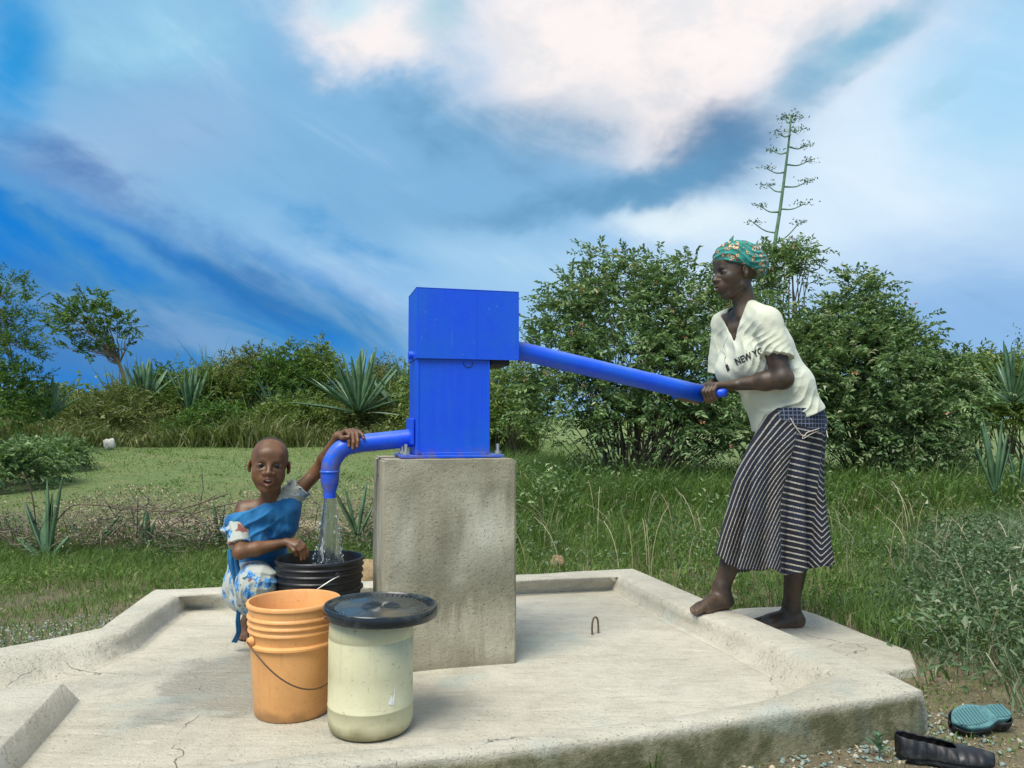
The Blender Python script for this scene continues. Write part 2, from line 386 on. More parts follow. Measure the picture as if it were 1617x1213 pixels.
def blue_fn(t, bs):
    p = objc(t)
    n = t.noise(p, 5, 5, 0.6); f = t.noise(p, 45, 6, 0.7)
    c = t.mix(t.smooth(n, 0.35, 0.7), (0.002, 0.072, 0.70), (0.002, 0.095, 0.62))
    s = t.smooth(t.noise(t.comb(t.math('MULTIPLY', t.sep(p)[0], 8), t.math('MULTIPLY', t.sep(p)[1], 8), t.sep(p)[2]), 6, 6, 0.7), 0.62, 0.72)
    c = t.mix(t.math('MULTIPLY', s, 0.18), c, (0.10, 0.22, 0.55))
    c = t.mix(t.math('MULTIPLY', t.smooth(t.noise(p, 120, 2), 0.73, 0.76), 0.5), c, (0.3, 0.35, 0.45))
    g = t.sep(posc(t)); zf = t.math('ADD', g[2], t.math('MULTIPLY', t.math('SUBTRACT', f, .5), .03))
    low = t.math('MULTIPLY', t.smooth(zf, 0.765, 0.722), t.smooth(t.noise(posc(t), 20, 5), .4, .6))
    c = t.mix(t.math('MULTIPLY', low, .55), c, (0.16, 0.12, 0.07))
    run = t.noise(t.comb(t.math('MULTIPLY', g[0], 26), t.math('MULTIPLY', g[1], 26), t.math('MULTIPLY', g[2], 1.6)), 1.5, 7, 0.7)
    c = t.mix(t.math('MULTIPLY', t.smooth(run, .52, .66), .14), c, (0.04, 0.15, 0.42))
    c = t.mix(t.math('MULTIPLY', t.smooth(run, .44, .34), .15), c, (0.0, 0.03, 0.42))
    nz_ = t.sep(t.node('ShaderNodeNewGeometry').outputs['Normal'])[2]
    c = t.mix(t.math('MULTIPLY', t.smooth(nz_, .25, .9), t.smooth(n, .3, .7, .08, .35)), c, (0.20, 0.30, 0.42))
    chip = t.smooth(t.noise(posc(t), 75, 3, .6), .725, .74); c = t.mix(t.math('MULTIPLY', chip, .8), c, (0.10, 0.06, 0.04))
    t.put(bs.inputs['Base Color'], c); t.put(bs.inputs['Roughness'], t.smooth(f, 0.2, 0.8, 0.30, 0.52))
    t.put(bs.inputs['Normal'], t.bump(t.math('ADD', f, t.math('MULTIPLY', n, 2)), 0.06, 0.01))
M['blue'] = material('blue_enamel', blue_fn)
M['steel'] = material('galvanised_steel', lambda t, b: t.put(b.inputs['Base Color'], t.mix(t.noise(objc(t), 80), (0.35, 0.36, 0.33), (0.62, 0.62, 0.58))), Metallic=0.8, Roughness=0.4)
M['rust'] = material('rusty_wire', lambda t, b: t.put(b.inputs['Base Color'], t.mix(t.noise(objc(t), 60), (0.10, 0.06, 0.035), (0.22, 0.16, 0.10))), Metallic=0.4, Roughness=0.65)
M['wire'] = material('bright_wire', None, Base_Color=(0.62, 0.62, 0.58, 1), Metallic=0.6, Roughness=0.35)
M['darkwire'] = material('dark_wire', None, Base_Color=(0.10, 0.07, 0.05, 1), Metallic=0.5, Roughness=0.5)
M['dark'] = material('dark_rubber', None, Base_Color=(0.012, 0.012, 0.014, 1), Roughness=0.6)

def plastic_fn(c1, c2, dirt, rough, dirt_amt=0.7, foot=0.06):
    def fn(t, bs):
        p = objc(t); n = t.noise(p, 8, 5, 0.6); f = t.noise(p, 60, 7, 0.75, 0.4); s = t.sep(p)
        c = t.mix(t.smooth(n, 0.3, 0.7), c1, c2)
        scr = t.smooth(t.noise(t.comb(t.math('MULTIPLY', s[0], 5), t.math('MULTIPLY', s[1], 5), t.math('MULTIPLY', s[2], 28)), 6, 5, 0.7), 0.62, 0.70)
        c = t.mix(t.math('MULTIPLY', scr, 0.34 * dirt_amt), c, dirt)
        c = t.mix(t.math('MULTIPLY', t.smooth(f, 0.58, 0.68), 0.6 * dirt_amt), c, dirt)
        vs = t.noise(t.comb(t.math('MULTIPLY', s[0], 30), t.math('MULTIPLY', s[1], 30), t.math('MULTIPLY', s[2], 3)), 1.4, 6, .7); c = t.mix(t.math('MULTIPLY', t.smooth(vs, .54, .70), 0.22 * dirt_amt), c, dirt)
        low = t.smooth(t.math('ADD', s[2], t.math('MULTIPLY', t.math('SUBTRACT', n, .5), 0.12)), foot, 0.0)
        c = t.mix(t.math('MULTIPLY', low, 0.75 * dirt_amt), c, dirt)
        t.put(bs.inputs['Base Color'], c); t.put(bs.inputs['Roughness'], t.smooth(f, 0.3, 0.7, rough, rough + 0.2))
        t.put(bs.inputs['Normal'], t.bump(t.math('ADD', f, n), 0.10, 0.004))
        bs.inputs['Subsurface Weight'].default_value = 0.0
    return fn
M['orange'] = material('orange_plastic', plastic_fn((0.78, 0.39, 0.14), (0.68, 0.33, 0.11), (0.20, 0.10, 0.05), 0.38, 0.8, 0.03))
M['cream'] = material('cream_plastic', plastic_fn((0.58, 0.555, 0.36), (0.51, 0.485, 0.30), (0.14, 0.12, 0.05), 0.42, 1.0, 0.05))
M['black'] = material('black_plastic', plastic_fn((0.010, 0.010, 0.012), (0.014, 0.014, 0.016), (0.05, 0.05, 0.04), 0.28, 0.5))
def lid_fn(t, bs):
    p = objc(t); n = t.noise(p, 9, 6, 0.65, 0.3); f = t.noise(p, 70, 5)
    dust = t.smooth(n, 0.45, 0.62)
    c = t.mix(t.math('MULTIPLY', dust, 0.5), (0.012, 0.016, 0.02), (0.09, 0.11, 0.10))
    c = t.mix(t.math('MULTIPLY', t.smooth(t.noise(p, 5, 5), 0.56, 0.66), 0.6), c, (0.13, 0.10, 0.045))
    t.put(bs.inputs['Base Color'], c); t.put(bs.inputs['Roughness'], t.smooth(n, 0.4, 0.6, 0.14, 0.42))
    t.put(bs.inputs['Normal'], t.bump(f, 0.05, 0.003))
M['lid'] = material('wet_black_lid', lid_fn)
M['paper'] = material('torn_white_label', None, Base_Color=(0.85, 0.85, 0.82, 1), Roughness=0.6)

def ground_fn(t, bs):
    p = posc(t); s = t.sep(p)
    far = t.smooth(s[1], 4.0, 9.0)
    a = t.noise(p, 1.1, 7, 0.6, 0.3); b = t.noise(p, 9, 8, 0.7); c_ = t.noise(p, 70, 6, 0.75)
    soil = t.mix(b, (0.18, 0.135, 0.075), (0.36, 0.29, 0.18))
    soil = t.mix(t.smooth(c_, 0.5, 0.75), soil, (0.46, 0.41, 0.28))
    grass = t.mix(t.smooth(b, 0.3, 0.7), (0.085, 0.145, 0.035), (0.16, 0.225, 0.065))
    grass = t.mix(t.math('MULTIPLY', t.smooth(c_, 0.45, 0.7), 0.6), grass, (0.28, 0.31, 0.12))
    m = t.smooth(t.math('ADD', a, t.math('MULTIPLY', t.math('SUBTRACT', b, 0.5), 0.5)), 0.62, 0.74)
    near = t.mix(t.smooth(a, 0.42, 0.58), t.mix(0.5, soil, (0.05, 0.07, 0.02)), soil)
    lawn = t.mix(t.math('MULTIPLY', m, 0.7), grass, soil)
    lawn = t.mix(t.math('MULTIPLY', t.smooth(t.noise(p, 2.6, 5), .5, .68), .5), lawn, (0.24, 0.23, 0.09))
    t.put(bs.inputs['Base Color'], t.mix(far, near, lawn)); bs.inputs['Roughness'].default_value = 0.95
    t.put(bs.inputs['Normal'], t.bump(t.math('ADD', b, t.math('MULTIPLY', c_, 0.6)), 0.9, 0.05))
M['ground'] = material('soil_and_turf', ground_fn)

def leaf_mat(name, stops, rough=0.5, trans=0.3, attr='rnd', spec=0.4):
    """two-sided leaf, colour by the piece's own random value"""
    m = bpy.data.materials.new(name); m.use_nodes = True; t = NT(m.node_tree); bs = t.n['Principled BSDF']
    at = t.node('ShaderNodeAttribute'); at.attribute_name = attr
    c = t.ramp(at.outputs['Fac'], stops)
    n = t.noise(posc(t), 3.0, 4, 0.6)
    c = t.mix(t.math('MULTIPLY', t.smooth(n, 0.35, 0.65), 0.35), c, tuple(x * 0.5 for x in stops[0][1]))
    t.put(bs.inputs['Base Color'], c); bs.inputs['Roughness'].default_value = rough
    bs.inputs['Specular IOR Level'].default_value = spec
    if trans:
        tr = t.node('ShaderNodeBsdfTranslucent'); hs = t.mix(0.5, c, (0.16, 0.26, 0.03)); t.put(tr.inputs[0], hs)
        mx = t.node('ShaderNodeMixShader'); mx.inputs[0].default_value = trans
        t.l.new(bs.outputs[0], mx.inputs[1]); t.l.new(tr.outputs[0], mx.inputs[2])
        t.l.new(mx.outputs[0], t.n['Material Output'].inputs[0])
    return m
M['bush'] = leaf_mat('bush_leaf', [(0.0, (0.055, 0.125, 0.045)), (0.35, (0.135, 0.235, 0.085)), (0.62, (0.26, 0.38, 0.15)), (0.86, (0.44, 0.52, 0.28)), (1.0, (0.58, 0.55, 0.38))])
M['hedge'] = leaf_mat('hedge_leaf', [(0.0, (0.08, 0.14, 0.03)), (0.45, (0.18, 0.27, 0.06)), (0.8, (0.34, 0.40, 0.11)), (1.0, (0.48, 0.48, 0.18))])
M['acacia'] = leaf_mat('acacia_leaf', [(0.0, (0.045, 0.12, 0.020)), (0.6, (0.09, 0.19, 0.03)), (1.0, (0.18, 0.29, 0.06))])
M['grass'] = leaf_mat('grass_blade', [(0.0, (0.065, 0.14, 0.022)), (0.5, (0.13, 0.235, 0.045)), (0.78, (0.24, 0.33, 0.09)), (0.9, (0.36, 0.36, 0.16)), (1.0, (0.46, 0.40, 0.24))], 0.6, 0.35)
M['weed'] = leaf_mat('grey_green_weed', [(0.0, (0.060, 0.12, 0.045)), (0.5, (0.12, 0.20, 0.09)), (0.8, (0.24, 0.31, 0.18)), (1.0, (0.45, 0.46, 0.33))], 0.6, 0.25)
M['dry'] = leaf_mat('dry_stem', [(0.0, (0.20, 0.16, 0.09)), (0.6, (0.38, 0.32, 0.20)), (1.0, (0.55, 0.50, 0.36))], 0.8, 0.1)
M['blossom'] = leaf_mat('pink_orange_blossom', [(0.0, (0.55, 0.20, 0.10)), (0.6, (0.66, 0.36, 0.22)), (1.0, (0.70, 0.55, 0.40))], 0.6, 0.3)
def bark_fn(t, bs):
    p = posc(t); n = t.noise(p, 30, 6, 0.7)
    t.put(bs.inputs['Base Color'], t.mix(n, (0.09, 0.065, 0.04), (0.24, 0.19, 0.13))); bs.inputs['Roughness'].default_value = 0.9
M['bark'] = material('bark', bark_fn)
def twig_fn(t, bs):
    p = posc(t); n = t.noise(p, 14, 5, 0.7)
    t.put(bs.inputs['Base Color'], t.mix(t.smooth(n, .35, .65), (0.04, 0.028, 0.018), (0.28, 0.24, 0.18))); bs.inputs['Roughness'].default_value = 0.9
M['twig'] = material('dead_twig', twig_fn)
def agave_fn(t, bs):
    p = posc(t); n = t.noise(p, 7, 5, 0.6); f = t.noise(p, 60, 4)
    c = t.mix(t.smooth(n, 0.3, 0.7), (0.06, 0.13, 0.06), (0.13, 0.23, 0.12))
    c = t.mix(t.math('MULTIPLY', t.smooth(f, 0.6, 0.75), 0.5), c, (0.18, 0.22, 0.10))
    t.put(bs.inputs['Base Color'], c); bs.inputs['Roughness'].default_value = 0.38
M['agave'] = material('sisal_leaf', agave_fn)
def rock_fn(c1, c2):
    def fn(t, bs):
        p = posc(t); n = t.noise(p, 18, 7, 0.65)
        t.put(bs.inputs['Base Color'], t.mix(t.smooth(n, .3, .7), c1, c2)); bs.inputs['Roughness'].default_value = 0.9
        t.put(bs.inputs['Normal'], t.bump(n, 0.5, 0.02))
    return fn
M['rock_brown'] = material('brown_rock', rock_fn((0.17, 0.11, 0.055), (0.36, 0.26, 0.14)))
M['rock_white'] = material('pale_rock', rock_fn((0.50, 0.47, 0.40), (0.75, 0.70, 0.60)))
def gravel_fn(t, bs):
    at = t.node('ShaderNodeAttribute'); at.attribute_name = 'rnd'
    c = t.ramp(at.outputs['Fac'], [(0, (0.09, 0.15, 0.13)), (0.5, (0.19, 0.26, 0.22)), (0.8, (0.32, 0.34, 0.27)), (1, (0.42, 0.35, 0.22))])
    t.put(bs.inputs['Base Color'], t.mix(0.12, c, t.noise(posc(t), 120, 4, out=0))); bs.inputs['Roughness'].default_value = 0.8
M['gravel'] = material('grey_green_gravel', gravel_fn)
# ================================================================ ground
def gz(x, y):
    """height of the terrain"""
    base = -0.045
    s = max(0.0, y - 4.6)
    k = 0.042 if x < -1 else 0.042 - 0.024 * min(1, (x + 1) / 2.5)
    rise = k * min(s, 16) + 0.01 * max(0.0, s - 16)
    bumps = 0.02 * noise.noise(Vector((x * 0.9, y * 0.9, 3.1))) + 0.012 * noise.noise(Vector((x * 3.1, y * 3.1, 1.1)))
    far = min(1, max(0, (y - 1.5) / 2)); side = max(0.0, x - 1.6)
    return base + rise + bumps * (0.4 + 0.6 * far) + 0.02 * min(1, side)
def build_ground():
    def axis(a, b, fine_a, fine_b, s):
        v = list(np.arange(fine_a, fine_b, s)); g = s; x = fine_a
        while x > a: g *= 1.25; x -= g; v.append(x)
        g = s; x = fine_b; v.append(x)
        while x < b: g *= 1.25; x += g; v.append(x)
        return sorted(v)
    X = axis(-260, 260, -8, 8, 0.16); Y = axis(-30, 420, -1, 16, 0.16)
    nx = len(X)
    V = [(x, y, gz(x, y)) for y in Y for x in X]
    F = [(j * nx + i, j * nx + i + 1, (j + 1) * nx + i + 1, (j + 1) * nx + i) for j in range(len(Y) - 1) for i in range(nx - 1)]
    link('ground', mesh('ground', V, F), M['ground'], kind='structure', label='green turf and bare brown soil around the well apron')
build_ground()

# ================================================================ well apron
ZR = 0.08
def build_apron():
    # outer edge of the rim, its inner edge and the foot of its inner slope (matching stations)
    outer = [(245, 930), (366, 926), (590, 917), (815, 907), (1000, 898), (1098, 939), (1208, 983), (1300, 1020), (1391, 1058), (1459, 1090), (1250, 1120), (1060, 1150), (830, 1178), (485, 1214), (100, 1262), (-350, 1330), (-420, 1090), (-200, 1055), (0, 1023), (110, 1000), (157, 990), (205, 957)]
    inner = [(282, 941), (366, 936), (590, 927), (815, 917), (978, 910), (1098, 971), (1186, 1001), (1240, 1024), (1325, 1067), (1300, 1083), (1200, 1106), (1060, 1130), (830, 1157), (485, 1190), (100, 1232), (-280, 1290), (-350, 1110), (-200, 1078), (0, 1041), (136, 1008), (193, 999), (240, 967)]
    foot = [(300, 960), (367, 962), (590, 949), (816, 939), (963, 931), (1060, 983), (1156, 1031), (1222, 1067), (1262, 1088), None, None, None, None, None, None, None, (-340, 1150), (-200, 1118), (0, 1090), (125, 1062), (213, 1027), (245, 997)]
    O = [P(*p, z=ZR) for p in outer]; I = [P(*p, z=ZR) for p in inner]; F0 = []
    for k, p in enumerate(foot):
        if p is None:
            q = I[k] + Vector((0, 0.05, 0)); q.z = 0.0
            if k == 9: q = P(1250, 1089, z=0)
            if k == 15: q = I[k] + Vector((0.06, 0.06, -ZR))
            F0.append(q)
        else: F0.append(P(*p, z=0.0))
    n = len(O); S = 12
    def interp(L, k, t):
        a, b = L[k], L[(k + 1) % n]
        return a.lerp(b, t)
    rows = []
    # station rows: list of functions giving a loop
    def loop(f): rows.append([f(k, j / S) for k in range(n) for j in range(S)])
    cen = Vector((-0.3, 2.7, 0))
    def inset(k, t, d, dz):
        o = interp(O, k, t); i = interp(I, k, t); v = (i - o); L = v.length
        q = o + v * (d / max(L, 1e-4)); q.z = ZR + dz; return q
    def low(k, t):
        o = interp(O, k, t); i = interp(I, k, t); q = o - (i - o).normalized() * 0.018; q.z = -0.3; return q
    loop(low)
    loop(lambda k, t: Vector((*(interp(O, k, t) - (interp(I, k, t) - interp(O, k, t)).normalized() * 0.007).xy, ZR - 0.05)))
    loop(lambda k, t: Vector((*interp(O, k, t).xy, ZR - 0.011)))
    loop(lambda k, t: inset(k, t, 0.004, -0.003))
    loop(lambda k, t: inset(k, t, 0.014, 0.0))
    loop(lambda k, t: interp(O, k, t).lerp(interp(I, k, t), 0.5) + Vector((0, 0, 0.003)))
    loop(lambda k, t: interp(O, k, t).lerp(interp(I, k, t), 0.88) + Vector((0, 0, 0.0)))
    loop(lambda k, t: interp(I, k, t).lerp(interp(F0, k, t), 0.10) + Vector((0, 0, 0.001)))
    loop(lambda k, t: interp(I, k, t).lerp(interp(F0, k, t), 0.5) + Vector((0, 0, 0.004)))
    loop(lambda k, t: interp(I, k, t).lerp(interp(F0, k, t), 0.93) + Vector((0, 0, -0.002)))
    def infl(k, t):
        f = interp(F0, k, t); c = Vector((cen.x, cen.y, 0)); q = f + (c - f).normalized() * 0.03; q.z = 0.0; return q
    loop(infl)
    m = len(rows[0]); V = []
    for ri, r in enumerate(rows):
        for q in r:
            w = 0.010 if 0 < ri < len(rows) - 1 else 0
            V.append(Vector((q.x + w * noise.noise(q * 2.3), q.y + w * noise.noise(q * 2.3 + Vector((9, 1, 4))), q.z + 0.5 * w * noise.noise(q * 4 + Vector((1, 7, 4))))))
    Fc = []
    for a in range(len(rows) - 1):
        for i in range(m):
            j = (i + 1) % m; Fc.append((a * m + i, a * m + j, (a + 1) * m + j, (a + 1) * m + i))
    root = empty('well_apron', (0.0, 2.7, -0.045), label='wide pale concrete well apron with a raised rim, under the pump pedestal and buckets', cat='concrete apron')
    me = mesh('rim', V, Fc); link('rim', me, M['apron'], root, world=True)
    # floor sheet: fan grid from the innermost loop to the centre, slight trowel waves
    last = rows[-1]; V = []; Fc = []; K = 14
    for k in range(K):
        t = k / K
        for q in last:
            p = q.lerp(Vector((cen.x, cen.y, 0)), t)
            V.append(Vector((p.x, p.y, -0.0005 + (0.004 * noise.noise(p * 3.0) if k else 0))))
    V.append(Vector((cen.x, cen.y, 0)))
    for a in range(K - 1):
        for i in range(m):
            j = (i + 1) % m; Fc.append((a * m + i, a * m + j, (a + 1) * m + j, (a + 1) * m + i))
    for i in range(m): Fc.append(((K - 1) * m + i, (K - 1) * m + (i + 1) % m, K * m))
    link('floor', mesh('floor', V, Fc), M['apron'], root, world=True)
    # raised drain block on the left
    top = [P(96, 1080, z=.072), P(0, 1180, z=.072), P(-140, 1340, z=.072), P(-330, 1330, z=.072), P(-330, 1115, z=.072), P(-150, 1093, z=.072)]
    bot = [P(127, 1106, z=-.002), P(33, 1213, z=-.002), P(-90, 1370, z=-.002), P(-360, 1370, z=-.002), P(-350, 1130, z=-.002), P(-150, 1140, z=-.002)]
    def dense(L, s=10):
        out = []
        for k in range(len(L)):
            for j in range(s): out.append(L[k].lerp(L[(k + 1) % len(L)], j / s))
        return out
    T, B = dense(top), dense(bot); c = sum(T, Vector()) / len(T)
    L = [B, [a.lerp(b, .08) + Vector((0, 0, .003)) for a, b in zip(T, B)], [a.lerp(c, .02) for a in T], [a.lerp(c, .3) for a in T]]
    V = [q + Vector((0.008 * noise.noise(q * 3), 0.008 * noise.noise(q * 3 + Vector((5, 5, 5))), 0.004 * noise.noise(q * 5))) for r in L for q in r] + [c]
    m = len(T); Fc = [(a * m + i, a * m + (i + 1) % m, (a + 1) * m + (i + 1) % m, (a + 1) * m + i) for a in range(3) for i in range(m)]
    Fc += [(3 * m + i, 3 * m + (i + 1) % m, 4 * m) for i in range(m)]
    link('drain_block', mesh('drain_block', V, Fc), M['apron'], root, world=True)
    return root
build_apron()

def extrude_poly(name, pts, z0, z1, mat, rnd=0.012, label=None, cat=None, jit=0.008):
    """rounded slab from a polygon of world points"""
    L = []
    for k in range(len(pts)):
        a, b = pts[k], pts[(k + 1) % len(pts)]
        for j in range(10): L.append(a.lerp(b, j / 10))
    c = sum(L, Vector()) / len(L); m = len(L)
    def row(d, z): return [Vector((*(p + (c - p).normalized() * d).xy, z)) for p in L]
    rows = [row(0, z0), row(0, z1 - rnd), row(rnd * .3, z1 - rnd * .25), row(rnd, z1), row(0.2, z1)]
    V = [q + Vector((jit * noise.noise(q * 3), jit * noise.noise(q * 3 + Vector((5, 5, 5))), 0.3 * jit * noise.noise(q * 5))) for r in rows for q in r] + [Vector((c.x, c.y, z1))]
    F = [(a * m + i, a * m + (i + 1) % m, (a + 1) * m + (i + 1) % m, (a + 1) * m + i) for a in range(4) for i in range(m)]
    F += [(4 * m + i, 4 * m + (i + 1) % m, 5 * m) for i in range(m)]
    o = link(name, mesh(name, V, F), mat)
    loc = Vector((c.x, c.y, z0)); me = o.data
    me.transform(Matrix.Translation(-loc)); o.location = loc
    return tag(o, label, cat)
SZ = -0.008
extrude_poly('step_slab', [P(1100, 975, z=SZ), P(1165, 960, z=SZ), P(1243, 956, z=SZ), P(1290, 970, z=SZ), P(1440, 1028, z=SZ), P(1447, 1053, z=SZ), P(1380, 1064, z=SZ), P(1200, 1080, z=SZ)], -0.2, SZ, M['slab'],
             label='low flat concrete slab outside the rim, under the back foot of the woman', cat='concrete slab')

# ================================================================ pedestal
YAW = R(15)
U = Vector((math.cos(YAW), math.sin(YAW), 0)); N = Vector((-math.sin(YAW), math.cos(YAW), 0))
PF = Vector((0.016, 2.724, 0))          # front right foot of the pedestal
PW, PD, PZ = 0.466, 0.45, 0.716
def build_pedestal():
    c = PF - U * PW / 2 + N * PD / 2
    bm = bmesh.new(); bmesh.ops.create_cube(bm, size=1)
    for v in bm.verts: v.co = Vector((v.co.x * PW, v.co.y * PD, (v.co.z + .5) * (PZ + .05) - .05))
    bmesh.ops.bevel(bm, geom=bm.edges[:], offset=0.007, segments=2, affect='EDGES')
    bmesh.ops.subdivide_edges(bm, edges=bm.edges[:], cuts=9, use_grid_fill=True)
    for v in bm.verts:
        w = v.co * 7; d = Vector((noise.noise(w), noise.noise(w + Vector((3, 1, 5))), noise.noise(w + Vector((8, 2, 1)))))
        v.co += d * 0.0035
    # ragged foot
    o = link('concrete_pedestal', bm_mesh(bm), M['pedestal'], smooth=False, label='tall stained concrete block standing in the apron and carrying the blue pump', cat='pedestal')
    o.location = (c.x, c.y, 0); o.rotation_euler = (0, 0, YAW)
    return c
PC = build_pedestal()

# ================================================================ hand pump
def build_pump():
    HF = P(657, 563, Y=2.735); HF.z = 0                 # front left corner of the hood
    hw, hd = 0.386, 0.225
    z0, z1 = 1.078, 1.338
    c = HF + U * hw / 2 + N * hd / 2
    root = empty('hand_pump', (c.x, c.y, PZ + .002), YAW, label='bright blue steel hand pump on the concrete pedestal', cat='water pump')
    def L(bm, name, **kw):
        bmesh.ops.translate(bm, verts=bm.verts, vec=(0, 0, -PZ - .002)); return link(name, bm_mesh(bm), M['blue'], root, smooth=False, **kw)
    # hood: folded sheet steel box, open below
    bm = bmesh.new(); w, d, h = hw / 2, hd / 2, 0.003
    def sheet(x0, x1, y0, y1, za, zb, bev=0.0012):
        return box_bm((x1 - x0, y1 - y0, zb - za), ((x0 + x1) / 2, (y0 + y1) / 2, (za + zb) / 2), bev, 1)
    def joinbm(bms):
        out = bmesh.new()
        for b in bms:
            me = bm_mesh(b, 'tmp'); out.from_mesh(me); bpy.data.meshes.remove(me)
        return out
    bm = joinbm([sheet(-w, w, -d, -d + h, z0, z1 - .0031), sheet(-w, w, d - h, d, z0, z1 - .0031), sheet(-w, -w + h, -d + .0032, d - .0032, z0 + .0, z1 - .0031),
                 sheet(w - h, w, -d + .0032, d - .0032, z0 + .12, z1 - .0031), sheet(-w - .001, w + .001, -d - .001, d + .001, z1 - .003, z1)])
    L(bm, 'hood')
    # seam strip of the folded hood face
    L(sheet(w * .16, w * .16 + .001, -d - .0008, -d - .0002, z0 + .002, z1 - .004, 0), 'seam')
    # column (rectangular housing) with corner angles
    cx0, cx1 = -w + .004, -w + .004 + .268; cy = d - .012
    zb = PZ + .0125
    L(sheet(cx0, cx1, -cy, cy, zb, z0 + .06, .003), 'column')
    L(sheet(cx0 - .002, cx0 + .010, -cy - .0025, -cy + .006, zb, z0 - .001, .0012), 'corner_strip')
    L(sheet(cx1 - .006, cx1 + .0045, -cy - .0025, -cy + .006, zb, z0 - .001, .0012), 'corner_strip')
    # round inspection flap outline below the hood
    Vv, F = tube([(cx0 + .19 + .017 * math.cos(a), -cy - .0012, z0 - .012 - PZ - .002 + .017 * math.sin(a)) for a in np.linspace(math.pi * .95, math.pi * 2.05, 20)], 0.0011, 6)
    link('stop_ring', mesh('r', Vv, F), M['dark'], root)
    # flat base plate
    bp = sheet(cx0 - .055, cx1 + .055, -cy - .022, cy + .022, PZ + .002, PZ + .012, .0015); L(bp, 'base_plate')
    bp = sheet(cx0 + .02, cx1 - .01, -cy - .012, -cy - .0031, PZ + .0122, PZ + .022, .001); L(bp, 'weld_foot')
    # side flange on the spout side
    L(sheet(cx0 - .014, cx0 - .003, -cy + .02, cy - .02, PZ + .05, PZ + .145, .002), 'spout_flange')
    for x, y in ((cx0 - .036, -cy + .004), (cx0 - .036, cy - .005), (cx1 + .036, -cy + .004), (cx1 + .036, cy - .005), (cx0 - .036, 0.0)):
        b = bmesh.new(); bmesh.ops.create_cone(b, segments=12, radius1=.006, radius2=.006, depth=.04, cap_ends=True)
        bmesh.ops.translate(b, verts=b.verts, vec=(x, y, .010 + .02))
        bo = link('bolt', bm_mesh(b), M['steel'], root, smooth=False)
        b = bmesh.new(); bmesh.ops.create_cone(b, segments=6, radius1=.012, radius2=.012, depth=.011, cap_ends=True)
        bmesh.ops.translate(b, verts=b.verts, vec=(x, y, .010 + .008))
        link('nut', bm_mesh(b), M['steel'], bo, smooth=False)
    # pivot stub on the far left edge of the hood
    b = bmesh.new(); bmesh.ops.create_cone(b, segments=20, radius1=.015, radius2=.015, depth=.016, cap_ends=True)
    bmesh.ops.rotate(b, verts=b.verts, matrix=Matrix.Rotation(math.pi / 2, 3, 'Y')); bmesh.ops.translate(b, verts=b.verts, vec=(-w - .008, -.02, z0 + .018))
    L(b, 'pivot_cap')
    # rubber stop block under the hood's right end
    b = sheet(cx1 + .012, cx1 + .086, -d + .03, d - .03, z0 - .018, z0 + .012, .003); bmesh.ops.translate(b, verts=b.verts, vec=(0, 0, -PZ - .002)); link('stop_block', bm_mesh(b), M['dark'], root, smooth=False)
    # handle: long pipe sloping down to the crossbar
    inv = root.matrix_basis.inverted()
    hA = P(815, 553, Y=2.915); hB = P(1108, 622, Y=3.15)
    dirv = (hB - hA).normalized()
    a = inv @ (hA - dirv * .16); b_ = inv @ hB
    pts = [a.lerp(b_, t) for t in np.linspace(0, 1, 8)]
    Vv, F = tube(pts, .0362, 32); hm = link('handle_pipe', mesh('h', Vv, F), M['blue'], root)
    cap = mesh('c', *tube([b_ - (b_ - a).normalized() * .002, b_ + (b_ - a).normalized() * .004], [.0372, .034], 32)); 
    link('end_plate', cap, M['blue'], hm)
    bc = hB + dirv * .0025
    q0, q1 = bc - N * .125 + U * .030, bc + N * .17 - U * .040
    bar = [inv @ q0.lerp(q1, t) for t in np.linspace(0, 1, 6)]
    Vv, F = tube(bar, .0165, 24); link('crossbar', mesh('cb', Vv, F), M['blue'], root)
    # spout: pipe, elbow and reducer in one sweep
    s0 = P(655, 691, Y=2.86); s1 = P(566, 701, Y=2.815)
    dn = P(521, 741, Y=2.79); tip = P(520, 776, Y=2.79)
    path = [s0, s0.lerp(s1, .5), s1, P(543, 707, Y=2.80), P(530, 719, Y=2.795), P(523, 733, Y=2.79), P(521, 745, Y=2.79)]
    pts = spline(path, 8); Vv, F = tube([inv @ q for q in pts], .0335, 28, caps=False); sp = link('spout', mesh('s', Vv, F), M['blue'], root)
    e = pts[-1]
    red = [e, e + Vector((0, 0, -.035)), e + Vector((0, 0, -.05)), e + Vector((0, 0, -.075)), e + Vector((0, 0, -.078)), e + Vector((0, 0, -.095))]
    Vv, F = tube([inv @ q for q in red], [.034, .033, .030, .0215, .0215, .0215], 28, caps=False); link('reducer', mesh('s', Vv, F), M['blue'], sp)
    ring = [inv @ (e + Vector((0, 0, .004))), inv @ (e + Vector((0, 0, .002))), inv @ (e + Vector((0, 0, -.003))), inv @ (e + Vector((0, 0, -.005)))]
    Vv, F = tube(ring, [.034, .0365, .0365, .034], 28, caps=False); link('weld_ring', mesh('s', Vv, F), M['blue'], sp)
    return e + Vector((0, 0, -.095)), hB, dirv, (q0, q1), (s0, s1)
TIP, HB, HDIR, BAR, SPOUT = build_pump()

